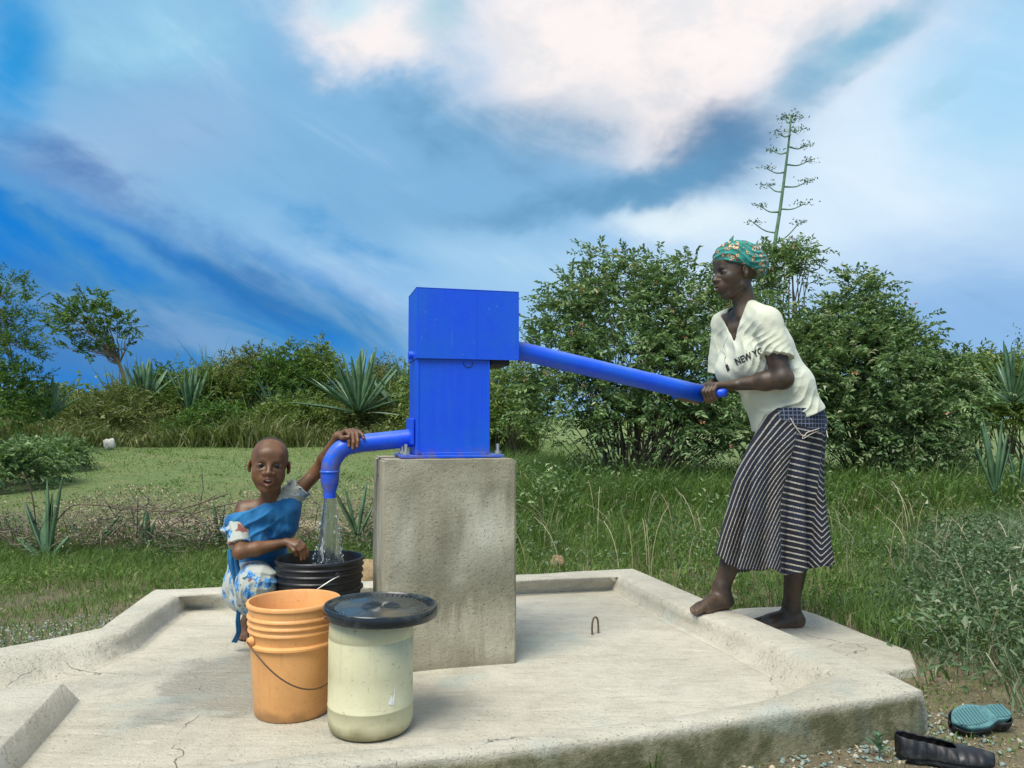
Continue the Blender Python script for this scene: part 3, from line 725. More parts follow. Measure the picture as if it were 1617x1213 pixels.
# ================================================================ buckets
def bucket(name, loc, rz, r_top, r_bot, h, mat, label, cat, ribs, wire_mat, lug_z, bail, inner_r=0.004):
    """open pail: outer wall with ribs, rolled rim, inner wall, bail wire on two lugs"""
    root = empty(name, loc, rz, label=label, cat=cat)
    pr = [(0.0, .004), (r_bot - .012, .004), (r_bot - .004, 0.0), (r_bot, .006)]
    def rad(z): return r_bot + (r_top - r_bot) * z / h
    zs = sorted([(z, w, d) for z, w, d in ribs]); z = .02
    for rz_, w, d in zs:
        pr += [(rad(rz_ - w), rz_ - w), (rad(rz_) + d, rz_ - w * .35), (rad(rz_) + d, rz_ + w * .35), (rad(rz_ + w), rz_ + w)]
    pr += [(rad(h) - .001, h - .013), (rad(h) + .004, h - .011), (rad(h) + .005, h - .004), (rad(h) + .002, h), (rad(h) - .003, h), (rad(h) - inner_r - .002, h - .006)]
    pr += [(rad(h * .5) - inner_r, h * .5), (r_bot - inner_r, .02), (r_bot - .02, .008), (0.0, .008)]
    V, F = lathe(pr, 64); me = mesh(name, V, F); o = link('body', me, mat, root)
    o.data.shade_smooth()
    for m_ in [o.modifiers.new('e', 'EDGE_SPLIT')]: m_.split_angle = R(50)
    for s in (-1, 1):
        b = bmesh.new(); bmesh.ops.create_cone(b, segments=16, radius1=.014, radius2=.010, depth=.014, cap_ends=True)
        bmesh.ops.rotate(b, verts=b.verts, matrix=Matrix.Rotation(s * math.pi / 2, 3, 'Y')); bmesh.ops.translate(b, verts=b.verts, vec=(s * (rad(lug_z) + .009), 0, lug_z))
        link('handle_lug', bm_mesh(b), mat, root, smooth=False)
    # bail: half loop hanging to the front (towards local -Y) by angle
    rr = rad(lug_z) + .017; pts = []
    for a in np.linspace(0, math.pi, 30):
        x = rr * math.cos(a); s = math.sin(a)
        pts.append((x, -bail[0] * s ** bail[2], lug_z + bail[1] * s ** 1.4 - .006 * s))
    V, F = tube(pts, .0021, 8); link('bail_wire', mesh('w', V, F), wire_mat, root)
    return root, rad
# orange pail
oc = P(462, 1122, z=0.0)
ob, rad = bucket('orange_bucket', (oc.x, oc.y, 0.002), R(42), .131, .108, .322, M['orange'], 'open orange plastic pail with wire bail, in front of the crouching child', 'bucket',
                 [(.282, .006, .005), (.262, .006, .005), (.243, .006, .0045), (.205, .008, .009)], M['darkwire'], .222, (.146, -.118, 1.0))
# grip on the bail wire
# black pail under the spout
bc_ = P(505, 877, Y=2.82)
bb, radb = bucket('black_bucket', (bc_.x, 2.82, 0.002), R(-53), .156, .134, .352, M['black'], 'black plastic pail under the spout, being filled with water', 'bucket',
                  [(.325, .006, .005), (.302, .006, .005), (.278, .006, .005), (.242, .008, .009)], M['wire'], .308, (.172, -.12, 1.0))
# cream upturned container, rounded at its foot
def build_cream():
    c = P(585, 1150, z=0.0)
    root = empty('cream_container', (c.x, c.y, .002), R(10), label='pale cream plastic drum container with a scrap of white label, nearest the camera', cat='container')
    rr = .1165; H = .325
    pr = [(0, .004), (.09, .004), (.104, .003), (.111, .010), (.1150, .022), (rr, .04), (rr, .072), (rr + .0012, .0735), (rr, .075), (rr - .0005, .16), (rr, .252), (rr - .0012, .2535), (rr, .255), (rr - .001, .28), (rr - .004, .297), (rr - .008, .305), (rr - .009, H), (rr - .014, H), (0, H - .004)]
    V, F = lathe(pr, 72); link('body', mesh('cream', V, F), M['cream'], root)
    def patch(pts):
        V = []
        for x, z in pts:
            a = R(-90) + x; V.append(((rr + .0009) * math.cos(a), (rr + .0009) * math.sin(a), z))
        return mesh('lab', V, [tuple(range(len(V)))])
    a0 = 0.48
    link('label_scrap', patch([(a0 - .09, .098), (a0 + .03, .094), (a0 + .005, .120)]), M['paper'], root, smooth=False)
    link('label_scrap', patch([(a0 + .005, .120), (a0 + .045, .092), (a0 + .075, .094), (a0 + .10, .142), (a0 + .07, .125), (a0 + .035, .11)]), M['paper'], root, smooth=False)
    lc = P(601, 967, Y=c.y + .0)
    lid = empty('bucket_lid', (lc.x, lc.y + .004, .002 + H - .004), R(0), label='large round black lid with radial ribs and rings, resting on the cream container', cat='lid')
    lid.rotation_euler = (R(0.3), R(1.3), R(15))
    lr = .157
    pr = [(0, .004), (lr - .012, .004), (lr - .011, -.012), (lr - .002, -.014), (lr, -.010), (lr + .001, .012), (lr - .002, .016), (lr - .006, .016), (lr - .009, .012), (lr - .010, .009), (.128, .008)]
    for q in (.052, .046, .040, .034, .028, .022, .016): pr += [(q + .0022, .008), (q + .0012, .0098), (q - .0002, .0098), (q - .0012, .008)]
    pr += [(0, .008)]
    V, F = lathe(pr, 96); o = link('disc', mesh('lid', V, F), M['lid'], lid); o.modifiers.new('e', 'EDGE_SPLIT').split_angle = R(40)
    rib = bm_mesh(box_bm((.019, .0017, .0032), (.138, 0, .0092), .0005, 1), 'rib'); rib.materials.append(M['lid'])
    for k in range(56):
        r = link('rib', rib, None, lid, smooth=False); r.rotation_euler = (0, 0, 2 * math.pi * k / 56)
build_cream()

# ---- water
def water_mat():
    m = bpy.data.materials.new('clear_water'); m.use_nodes = True; t = NT(m.node_tree); bs = t.n['Principled BSDF']
    bs.inputs['Base Color'].default_value = (0.92, 0.98, 1, 1); bs.inputs['Roughness'].default_value = 0.03
    bs.inputs['IOR'].default_value = 1.33; bs.inputs['Transmission Weight'].default_value = 1.0
    p = posc(t); s = t.sep(p)
    st = t.noise(t.comb(t.math('MULTIPLY', s[0], 60), t.math('MULTIPLY', s[1], 60), t.math('MULTIPLY', s[2], 14)), 1.0, 6, 0.65, 0.8)
    t.put(bs.inputs['Normal'], t.bump(st, 1.0, 0.012))
    df = t.node('ShaderNodeBsdfPrincipled'); df.inputs['Base Color'].default_value = (0.80, 0.93, 0.95, 1); df.inputs['Roughness'].default_value = 0.2
    mx = t.node('ShaderNodeMixShader'); t.put(mx.inputs[0], t.math('MULTIPLY', t.smooth(st, 0.57, 0.66), 0.42))
    t.l.new(bs.outputs[0], mx.inputs[1]); t.l.new(df.outputs[0], mx.inputs[2]); t.l.new(mx.outputs[0], t.n['Material Output'].inputs[0])
    return m
M['water'] = water_mat()
def build_water():
    zt, zb = TIP.z + .012, .285
    V = []; F = []; n = 40; m = 60
    for j in range(m + 1):
        t = j / m; z = zt + (zb - zt) * t
        cx = TIP.x + .006 * t - .012 * t * t; cy = TIP.y + .002
        ra = .0185 + .026 * min(1, t * 1.2) ** 1.1 - .004 * t; rb = .017 + .006 * t
        for i in range(n):
            a = 2 * math.pi * i / n
            q = Vector((math.cos(a) * 2.6, math.sin(a) * 2.6, z * 9 + 3))
            k = 1 + (.10 + .42 * t) * noise.noise(q) + .26 * t * noise.noise(q * 3) + .10 * noise.noise(Vector((q.x * 4, q.y * 4, q.z * 1.5)))
            V.append((cx + ra * k * math.cos(a), cy + rb * k * math.sin(a), z))
    for j in range(m):
        for i in range(n):
            i2 = (i + 1) % n; F.append((j * n + i, j * n + i2, (j + 1) * n + i2, (j + 1) * n + i))
    F.append(tuple(range(n))); F.append(tuple(m * n + i for i in range(n - 1, -1, -1)))
    root = link('water_stream', mesh('stream', V, F), M['water'], label='clear stream of water falling from the spout into the black pail', cat='water stream')
    rnd = random.Random(3)
    for k in range(60):       # drops and strands at its edge
        t = rnd.random(); z = zt + (zb - zt) * (0.12 + .85 * t); sgn = rnd.choice((-1, 1)); ra = .020 + .032 * t + rnd.random() * .012 * (.4 + t)
        b = bmesh.new(); bmesh.ops.create_icosphere(b, subdivisions=1, radius=1)
        s = rnd.uniform(.0016, .004)
        bmesh.ops.transform(b, matrix=Matrix.Translation((TIP.x + sgn * ra, TIP.y + rnd.uniform(-.02, .02), z)) @ Matrix.Diagonal((s, s, s * rnd.uniform(1.2, 4.5), 1)), verts=b.verts)
        link('drop', bm_mesh(b), M['water'], root)
    for k in range(46):       # splash where the stream lands
        a = rnd.uniform(0, 6.28); r_ = rnd.uniform(.02, .075); b = bmesh.new(); bmesh.ops.create_icosphere(b, subdivisions=1, radius=1); s = rnd.uniform(.0012, .0042)
        bmesh.ops.transform(b, matrix=Matrix.Translation((TIP.x + .0 + r_ * math.cos(a), TIP.y + r_ * math.sin(a), .285 + rnd.random() ** 2 * .07)) @ Matrix.Diagonal((s, s, s * rnd.uniform(.8, 1.8), 1)), verts=b.verts)
        link('drop', bm_mesh(b), M['water'], root)
    # surface of the water in the pail
    zr = .27; r_ = radb(zr) - .006; V = [(0, 0, 0)]; F = []
    K = 14; n = 48
    for k in range(1, K + 1):
        for i in range(n):
            a = 2 * math.pi * i / n; r = r_ * k / K; x, y = r * math.cos(a), r * math.sin(a)
            d = math.hypot(x + .03, y + .02); V.append((x, y, .006 * math.sin(d * 190) * math.exp(-d * 11) + .008 * noise.noise(Vector((x * 30, y * 30, 2))) * (k < K)))
    for i in range(n): F.append((0, 1 + i, 1 + (i + 1) % n))
    for k in range(K - 1):
        for i in range(n): F.append((1 + k * n + i, 1 + (k + 1) * n + i, 1 + (k + 1) * n + (i + 1) % n, 1 + k * n + (i + 1) % n))
    o = link('pail_water', mesh('w', V, F), M['water'], label='churned water surface inside the black pail', cat='water'); o.location = (bc_.x, 2.82, .002 + zr)
build_water()

# ---- iron loop cast in the floor
def build_loop():
    c = P(940, 1001, z=0)
    o = empty('iron_loop', (c.x, c.y, -.002), R(40), label='small rusty iron loop cast into the apron floor right of the pedestal', cat='iron loop')
    pts = [(-.016, 0, -.02), (-.018, 0, .03), (-.013, 0, .058), (0, 0, .068), (.013, 0, .058), (.018, 0, .03), (.017, 0, -.02)]
    V, F = tube(spline(pts, 6), .004, 10); link('rod', mesh('l', V, F), M['rust'], o)
build_loop()
# ================================================================ vegetation
rng = np.random.default_rng(11)
def unit(a): return a / np.maximum(np.linalg.norm(a, axis=-1, keepdims=True), 1e-9)
def leaves_mesh(name, pos, d, length, width, rnd, nrm=None, fold=0.25):
    """one folded two-triangle-pair leaf per row"""
    n = len(pos); d = unit(d)
    if nrm is None: nrm = rng.normal(size=(n, 3)) * 0.6 + np.array([0, 0, 1.0])
    s = unit(np.cross(d, nrm)); up = unit(np.cross(s, d))
    L = np.asarray(length)[:, None] * np.ones((n, 1)); W = np.asarray(width)[:, None] * np.ones((n, 1))
    V = np.empty((n, 4, 3)); V[:, 0] = pos; V[:, 2] = pos + d * L - up * L * 0.12
    mid = pos + d * L * 0.45 + up * L * 0.05
    V[:, 1] = mid + s * W * .5 + up * W * fold; V[:, 3] = mid - s * W * .5 + up * W * fold
    b = (np.arange(n) * 4)[:, None]
    T = np.concatenate([b + np.array([0, 1, 2]), b + np.array([0, 2, 3])], 1).reshape(-1, 3)
    return npmesh(name, V.reshape(-1, 3), tris=T, attrs={'rnd': np.repeat(rnd, 4)})
def blades_mesh(name, x, y, z, h, w, lean, az, rnd, curve=1.0):
    """grass blades: five vertices each, bending over"""
    n = len(x); base = np.stack([x, y, z], 1); dirv = np.stack([np.cos(az), np.sin(az), np.zeros(n)], 1)
    side = np.stack([-np.sin(az + .6), np.cos(az + .6), np.zeros(n)], 1)
    face = rng.random(n) < .5; side[face] = dirv[face] * 0.8 + side[face] * 0.3
    h = h[:, None]; w = w[:, None]; lean = lean[:, None]; up = np.array([0, 0, 1.0])
    mid = base + up * h * .55 + dirv * lean * h * .28
    tip = base + up * h * (1 - .35 * lean * curve) + dirv * lean * h * .95
    V = np.stack([base - side * w * .5, base + side * w * .5, mid + side * w * .42, mid - side * w * .42, tip], 1)
    b = (np.arange(n) * 5)[:, None]
    Q = b + np.array([0, 1, 2, 3]); T = b + np.array([3, 2, 4])
    return npmesh(name, V.reshape(-1, 3), quads=Q, tris=T, attrs={'rnd': np.repeat(rnd, 5)})
gzv = np.vectorize(gz)
def in_poly(x, y, poly):
    c = np.zeros(len(x), bool); n = len(poly)
    for i in range(n):
        x1, y1 = poly[i]; x2, y2 = poly[(i + 1) % n]
        k = ((y1 > y) != (y2 > y)) & (x < (x2 - x1) * (y - y1) / (y2 - y1 + 1e-12) + x1); c ^= k
    return c
def world_poly(pts, z): return [tuple(P(a, b, z=z).xy) for a, b in pts]
APRON = world_poly([(245, 930), (815, 907), (1000, 898), (1098, 939), (1459, 1092), (1060, 1152), (485, 1216), (-350, 1330), (-420, 1060), (0, 1023), (157, 990)], ZR)
STEP = world_poly([(1100, 975), (1165, 958), (1243, 954), (1290, 968), (1444, 1028), (1449, 1055), (1380, 1068), (1200, 1085)], SZ)
def fbm(x, y, s=1.0, o=0.0):
    return np.array([noise.fractal(Vector((a * s + o, b * s + o, o)), 0.8, 2.1, 3) for a, b in zip(x, y)])
def screen(x, y, z):
    """photo pixel column and row of world points (to decide what can be seen)"""
    yy = y * math.cos(PITCH) + (z - EYE.z) * math.sin(PITCH); zz = -y * math.sin(PITCH) + (z - EYE.z) * math.cos(PITCH)
    return 808.5 + FPX * x / yy, 606.5 - FPX * zz / yy

def scatter(n, x0, x1, y0, y1, power=1.0):
    x = rng.uniform(x0, x1, n); y = y0 + (y1 - y0) * rng.random(n) ** power
    return x, y
def clear(x, y, extra=0.0):
    return ~in_poly(x, y, APRON) & ~in_poly(x, y, STEP)
def grass_patch(name, label, n, region, hfun, wrange, lean=(0.2, 1.0), mat='grass', dens=None, rmax=1.0, power=1.0, cat='grass', rb=.42):
    x, y = scatter(n, *region, power=power); k = clear(x, y)
    if dens is not None: k &= rng.random(len(x)) < dens(x, y)
    # inside the wedge the camera and a viewer a step aside can see
    k &= np.abs(x) < 0.80 * y + 0.8
    x, y = x[k], y[k]; n = len(x); z = gzv(x, y) - 0.005
    h = hfun(x, y) * rng.uniform(0.45, 1.15, n); w = rng.uniform(*wrange, n) * (1 + 0.10 * np.maximum(0, y - 5))
    rnd = np.clip(rng.normal(rb, 0.20, n) + 0.25 * fbm(x, y, 0.7, 4), 0, rmax)
    me = blades_mesh(name, x, y, z, h, w, rng.uniform(*lean, n), rng.uniform(0, 2 * math.pi, n), rnd)
    return link(name, me, M[mat], smooth=False, label=label, kind='stuff')
def g01(x, a, b): return np.clip((x - a) / (b - a), 0, 1)

M['dryhedge'] = leaf_mat('dull_hedge_leaf', [(0.0, (0.09, 0.12, 0.03)), (0.45, (0.18, 0.21, 0.065)), (0.8, (0.30, 0.30, 0.12)), (1.0, (0.42, 0.37, 0.20))])
# short lawn beyond the brush fence, left
grass_patch('lawn_grass', 'short green lawn grass beyond the thorn branch fence', 120000, (-14, 2, 4.6, 22), lambda x, y: 0.035 + 0.02 * g01(y, 8, 18), (0.004, 0.008), (0.3, 1.0), rmax=0.85, power=1.35, rb=.62,
            dens=lambda x, y: np.clip(0.6 + 0.6 * fbm(x, y, .6, 2), 0.15, 1))
# verge behind the apron on the left, thin and patchy towards the gravel
grass_patch('verge_grass', 'patchy green grass between the apron rim and the thorn branch fence', 72000, (-4.2, 0, 2.6, 5.9), lambda x, y: 0.05 + 0.06 * g01(y, 3.9, 4.8), (0.003, 0.006),
            dens=lambda x, y: np.clip(g01(y + 0.5 * fbm(x, y, 1.6, 7), 2.75, 3.7) * (0.75 + 0.9 * fbm(x, y, 1.8, 3)) + 0.35 * g01(y, 3.9, 4.4), 0.04, 1))
# tall bending grass behind the apron, centre and right
grass_patch('tall_grass', 'tall bending grass between the apron and the big bush', 95000, (-0.4, 6.5, 2.95, 9.5), lambda x, y: (0.12 + 0.36 * g01(y, 4.6, 6.4)) * (1 - .35 * g01(x, 1.6, 2.6)) * (1 + .5 * fbm(x, y, 1.2, 9)), (0.004, 0.008), (0.2, 1.1), power=1.2)
grass_patch('deep_grass', 'high dark grass at the foot of the big bush', 16000, (-0.6, 5.6, 6.3, 8.6), lambda x, y: 0.55 + 0 * x, (0.007, 0.012), (0.2, 1.2), rmax=0.8)
# weeds on the right
def wedge(x, y): return g01(x - 0.62 * y + 0.28 * fbm(x, y, 1.5, 5) + .08, 0.0, 0.30)
grass_patch('weed_mass', 'dense grey green weeds to the right of the low concrete slab', 60000, (1.1, 6, 2.35, 6.0), lambda x, y: 0.10 + 0.20 * g01(x - .45 * y, 0.2, 0.9) + 0 * y, (0.003, 0.007), (0.3, 1.3), mat='weed', power=1.1,
            dens=lambda x, y: np.clip(g01(y, 2.55, 3.0) * 0.8 + g01(x - .62 * y, 0, .25), 0, 1) * np.clip(g01(x - 0.45 * y + .2 * fbm(x, y, 2, 8), -.12, .14), 0, 1))
grass_patch('sparse_grass', 'sparse short grass and straw on the soil by the apron corner', 26000, (0.3, 3, 1.6, 3.0), lambda x, y: 0.022 + 0.010 * x, (0.002, 0.004), (0.5, 1.6),
            dens=lambda x, y: np.clip(0.28 + 0.9 * fbm(x, y, 3, 6), 0.04, 1))
# seed heads and straw stalks
def stalks(name, label, n, region, hh, dens=None, mat='dry'):
    x, y = scatter(n, *region); k = clear(x, y)
    if dens is not None: k &= rng.random(len(x)) < dens(x, y)
    x, y = x[k], y[k]; V = []; Q = []; RN = []; T = []
    for a, b in zip(x, y):
        z = gz(a, b); h = rng.uniform(*hh); az = rng.uniform(0, 6.28); ln = rng.uniform(.15, .7) * h; w = 0.0007 + 0.0002 * b; r = rng.random()
        pts = [np.array([a + math.cos(az) * ln * t ** 2, b + math.sin(az) * ln * t ** 2, z + h * (t - .22 * t ** 3)]) for t in np.linspace(0, 1, 6)]
        b0 = len(V); sd_ = np.array([math.cos(az + 1.2), math.sin(az + 1.2), 0])
        for p in pts: V += [p - sd_ * w, p + sd_ * w]; RN += [r, r]
        for i in range(5): Q.append((b0 + 2 * i, b0 + 2 * i + 1, b0 + 2 * i + 3, b0 + 2 * i + 2))
        for _ in range(8):      # spikelets
            t = rng.uniform(.72, 1); p = pts[-1] * (t - .72) / .28 + pts[3] * (1 - (t - .72) / .28) * 0.5 + pts[4] * (1 - (t - .72) / .28) * .5
            dd = np.array([rng.normal(), rng.normal(), rng.normal() * .6]) * h * .035; b1 = len(V)
            V += [p, p + dd + sd_ * w * 1.3, p + dd * 1.8]; RN += [r] * 3; T.append((b1, b1 + 1, b1 + 2))
    link(name, npmesh(name, np.array(V), quads=Q, tris=T, attrs={'rnd': np.array(RN)}), M[mat], smooth=False, label=label, kind='stuff')
stalks('seed_stalks', 'pale straw seed stalks rising above the tall grass', 700, (-0.2, 6, 4.2, 8.2), (.22, .55))
stalks('straw_stalks', 'thin pale straw stalks among the grey green weeds', 420, (1.3, 4.5, 2.6, 5), (.14, .36), dens=lambda x, y: g01(x - .5 * y, -0.05, .3))
stalks('fence_straw', 'pale dry straw tangled along the thorn branch fence', 160, (-4.5, -.6, 5.0, 5.8), (.08, .2))

# ---------------------------------------------------------------- bushes
def crown_leaves(lobes, n_twig, per, twig_len, leaf, droop=.35, spread=.9, seed=1, wild=0.12):
    """twigs set in the outer part of ellipsoid lobes; leaves alternate along each twig. Returns leaf arrays and twig polylines"""
    g = np.random.default_rng(seed)
    vol = np.array([(l[3] * l[4] * l[5]) ** .72 for l in lobes]); pick = g.choice(len(lobes), n_twig, p=vol / vol.sum())
    L = np.array(lobes)[pick]; c = L[:, :3]; r = L[:, 3:6]
    dr = unit(g.normal(size=(n_twig, 3))); dr[:, 2] = np.where(dr[:, 2] < -.35, -dr[:, 2] * .6, dr[:, 2]); dr = unit(dr)
    rad = g.uniform(0.55, 0.98, (n_twig, 1)) ** .7
    base = c + dr * r * rad * (1 + wild * g.normal(size=(n_twig, 1)))
    out = unit(unit(dr / r) + g.normal(size=(n_twig, 3)) * spread * .55 + np.array([0, 0, .35]))
    tl = twig_len * g.uniform(.5, 1.35, (n_twig, 1))
    t = (np.arange(per) + .5) / per
    bend = np.array([0, 0, -1.0]) * droop
    T_ = t[None, :, None]
    pos = base[:, None] + out[:, None] * tl[:, None] * T_ + bend * (tl[:, None] * T_ ** 2)
    along = unit(out[:, None] + 2 * bend * T_)
    sidev = unit(np.cross(along, np.array([0, 0, 1.0]) + .3 * g.normal(size=(n_twig, 1, 3))))
    sgn = np.where(np.arange(per) % 2, 1, -1)[None, :, None]
    d = unit(along * .65 + sidev * sgn * .8 + g.normal(size=pos.shape) * .28)
    n = n_twig * per
    ln = leaf[0] * g.uniform(.6, 1.25, n) ; wd = ln * leaf[1] * g.uniform(.8, 1.2, n)
    rnd = np.clip(np.repeat(g.normal(.42, .16, n_twig), per) + g.normal(0, .12, n) + (g.random(n) < .02) * .4, 0, 1)
    return pos.reshape(-1, 3), d.reshape(-1, 3), ln, wd, rnd, base, out, tl
def branches(root_pts, targets, r0, n=40, seed=2, k=5):
    g = random.Random(seed); V = []; F = []
    for i in range(n):
        a = Vector(g.choice(root_pts)); b = Vector(targets[g.randrange(len(targets))])
        m = a.lerp(b, .5) + Vector((g.uniform(-.15, .15), g.uniform(-.15, .15), g.uniform(0, .25))) * (b - a).length * .5
        pts = spline([a, a.lerp(m, .5) + Vector((g.uniform(-.05, .05),) * 3), m, b], 3)
        rr = [r0 * (1 - .85 * j / (len(pts) - 1)) * g.uniform(.7, 1) for j in range(len(pts))]
        v, f = tube(pts, rr, k, caps=False); o = len(V); V += v; F += [tuple(x + o for x in q) for q in f]
    return mesh('branches', V, F)
def bush(name, loc, lobes, n_twig, per, twig_len, leaf, mat, label, cat='bush', group=None, droop=.35, stems=40, stem_r=.018, seed=1, flowers=0, wild=.12, barkmat='bark', roots=None):
    root = empty(name, loc, label=label, cat=cat, group=group)
    pos, d, ln, wd, rnd, base, out, tl = crown_leaves(lobes, n_twig, per, twig_len, leaf, droop, seed=seed, wild=wild)
    link('foliage', leaves_mesh('foliage', pos, d, ln, wd, rnd), M[mat], root, smooth=False)
    rts = roots or [(random.uniform(-.25, .25), random.uniform(-.2, .2), -.05) for _ in range(7)]
    link('branch_work', branches(rts, [tuple(b) for b in base], stem_r, stems, seed), M[barkmat], root)
    if flowers:
        g = np.random.default_rng(seed + 50)
        idx = g.choice(len(base), flowers); tip = base[idx] + out[idx] * tl[idx] * .9
        n = 9; p = np.repeat(tip, n, 0) + g.normal(size=(flowers * n, 3)) * leaf[0] * .18
        link('blossom', leaves_mesh('blossom', p, g.normal(size=p.shape), np.full(len(p), leaf[0] * .38), np.full(len(p), leaf[0] * .30), g.random(len(p))), M['blossom'], root, smooth=False, kind='stuff')
    return root
def lobes_px(Y, items, loc):
    """ellipsoid lobes given by photo pixel centre, radii in pixels and extra depth, in the bush's own coordinates"""
    out = []
    for px, py, rx, rz, dy, ry in items:
        p = P(px, py, Y=Y + dy); k = (Y + dy) / FPX
        out.append((p.x - loc[0], p.y - loc[1], p.z - loc[2], rx * k, ry, rz * k))
    return out
def at_ground(px, Y): x = P(px, 670, Y=Y).x; return (x, Y, gz(x, Y))

# big flowering bush behind the handle
l = at_ground(1010, 7.9)
bush('flowering_bush', l, lobes_px(7.9, [(985, 515, 95, 90, 0, .65), (905, 500, 45, 55, .1, .4), (1070, 500, 85, 72, .1, .6), (1165, 520, 50, 60, .2, .45), (880, 570, 60, 60, -.1, .5), (1000, 610, 120, 100, -.45, .7),
     (1120, 600, 110, 110, -.3, .7), (1220, 620, 60, 95, 0, .6), (1250, 590, 45, 60, .1, .5), (1235, 520, 34, 34, .2, .35), (900, 650, 70, 90, -.2, .5), (1040, 690, 140, 80, -.45, .6), (1180, 690, 90, 90, -.2, .6), (945, 425, 16, 30, 0, .2), (1090, 425, 16, 24, .1, .2), (1000, 435, 26, 22, 0, .25), (905, 450, 16, 20, 0, .2), (1045, 432, 12, 20, 0, .2), (872, 500, 18, 24, 0, .2)], l),
     3300, 17, .28, (.058, .42), 'bush', 'big dense green bush with small pink orange blossoms behind the pump handle', stems=90, flowers=130, seed=3, wild=.12)
# thin shoots in front of the sky around the woman's head
l = at_ground(1215, 8.6)
bush('slender_tree', l, lobes_px(8.6, [(1215, 430, 45, 28, 0, .35), (1255, 415, 30, 22, 0, .3), (1190, 460, 40, 25, .1, .3), (1240, 450, 30, 18, .1, .3)], l),
     270, 14, .24, (.060, .40), 'bush', 'slender leafy tree whose open crown shows right behind the headwrap of the woman', cat='tree', stems=26, flowers=22, seed=8, stem_r=.03,
     roots=[(-.1, 0, 0), (.05, .05, 0)])
# right hand bush, sloping down to the right
l = at_ground(1390, 8.2)
bush('spreading_bush', l, lobes_px(8.2, [(1345, 520, 52, 50, 0, .5), (1300, 565, 55, 50, .1, .5), (1395, 560, 62, 50, 0, .6), (1352, 462, 20, 26, 0, .2), (1385, 470, 14, 24, 0, .2), (1325, 490, 18, 22, 0, .2), (1340, 600, 100, 80, -.35, .7), (1430, 615, 74, 62, -.1, .6),
     (1480, 600, 36, 26, 0, .4), (1300, 680, 80, 70, -.3, .6), (1400, 680, 110, 70, -.4, .6), (1480, 660, 60, 80, -.1, .5), (1270, 600, 50, 70, .1, .5), (1440, 735, 90, 40, -.5, .4)], l),
     2900, 17, .26, (.058, .42), 'bush', 'spreading dark green bush sloping down to the right, behind the skirt of the woman', stems=80, flowers=30, seed=5, wild=.12)
# hedge plants far right
for i, (px, py, rx, rz, Y, lab) in enumerate([(1535, 620, 42, 48, 12.5, 'pale green bush just right of the spreading bush'), (1600, 625, 40, 45, 12.0, 'green bush at the right edge of the photo above the sisal plant')]):
    l = at_ground(px, Y)
    bush('hedge_bush', l, lobes_px(Y, [(px, py, rx, rz, 0, .7), (px - 12, py + 35, rx, rz * .8, -.2, .6), (px + 14, py - 15, rx * .6, rz * .8, .1, .5)], l), 650, 13, .40, (.10, .32), 'hedge', lab, stems=30, seed=20 + i, group='bushes of the hedge line')
# hedge line on the left, beyond the lawn
hedge = [(95, 640, 62, 38, 17.5, 'low tangled bush below the small leaning tree'), (180, 648, 60, 36, 17.0, 'low bush behind the white rock'), (262, 610, 48, 42, 18.5, 'round hedge bush right of the leaning tree trunk'),
         (330, 612, 48, 44, 18.0, 'hedge bush between the two sisal plants of the left hedge'), (392, 592, 44, 48, 18.5, 'tall yellow green bush above the head of the child'), (450, 585, 46, 52, 18.0, 'tall pale green bush left of the large sisal plant'),
         (500, 582, 36, 52, 18.8, 'feathery topped bush against the large sisal plant'), (605, 612, 46, 40, 18.6, 'olive hedge bush touching the left side of the pump'), (340, 665, 60, 32, 16.2, 'dark low bush at the far edge of the lawn'),
         (470, 655, 70, 36, 16.6, 'dull brown green bush under the large sisal plant'), (600, 665, 60, 34, 16.8, 'bush with withered leaves just above the spout')]
for i, (px, py, rx, rz, Y, lab) in enumerate(hedge):
    l = at_ground(px, Y); Yk = Y
    bush('hedge_bush', l, lobes_px(Yk, [(px, py + rz * .35, rx * .9, rz * .75, 0, .9), (px - rx * .5, py + rz * .7, rx * .8, rz * .6, -.3, .8), (px + rx * .5, py + rz * .6, rx * .8, rz * .6, -.2, .8), (px + rx * .25, py - rz * .25, rx * .25, rz * .5, 0, .5), (px - rx * .35, py - rz * .15, rx * .2, rz * .5, 0, .4), (px - rx * .02, py - rz * .05, rx * .12, rz * .7, 0, .3)], l),
         [520, 420, 620][i % 3], 13, [.34, .50, .28][i % 3], [(.11, .30), (.14, .20), (.085, .40)][i % 3], ['hedge', 'dryhedge', 'acacia'][i % 3], lab, stems=22, seed=40 + i, group='bushes of the hedge line', droop=.25, wild=.14)
# bushes seen between pump column and big bush
for i, (px, py, rx, rz, Y, lab) in enumerate([(800, 640, 45, 55, 14, 'pale bush seen between the pump column and the big bush'), (700, 640, 70, 60, 15, 'bush hidden behind the pump, showing at its edges')]):
    l = at_ground(px, Y)
    bush('hedge_bush', l, lobes_px(Y, [(px, py, rx, rz, 0, .8), (px + 10, py + 40, rx, rz * .7, -.3, .7)], l), 600, 13, .4, (.10, .3), 'hedge', lab, stems=20, seed=60 + i, group='bushes of the hedge line')
# ground creepers far left, in front of the hedge
for i, (px, py, rx, rz, Y, lab) in enumerate([(20, 740, 60, 34, 8.6, 'leafy creeper mound at the left edge of the lawn'), (75, 722, 48, 22, 10.5, 'low leafy creeper on the lawn below the hedge'), (15, 655, 50, 60, 12.8, 'dark leafy bush at the left edge under the feathery tree')]):
    l = at_ground(px, Y)
    bush('leafy_bush', l, lobes_px(Y, [(px, py, rx, rz, 0, .7), (px - 25, py + 12, rx, rz * .8, -.2, .6)], l), [420, 380, 330][i], 13, .22, (.062, .5), ['bush', 'bush', 'acacia'][i], lab, stems=20, seed=70 + i, stem_r=.008)

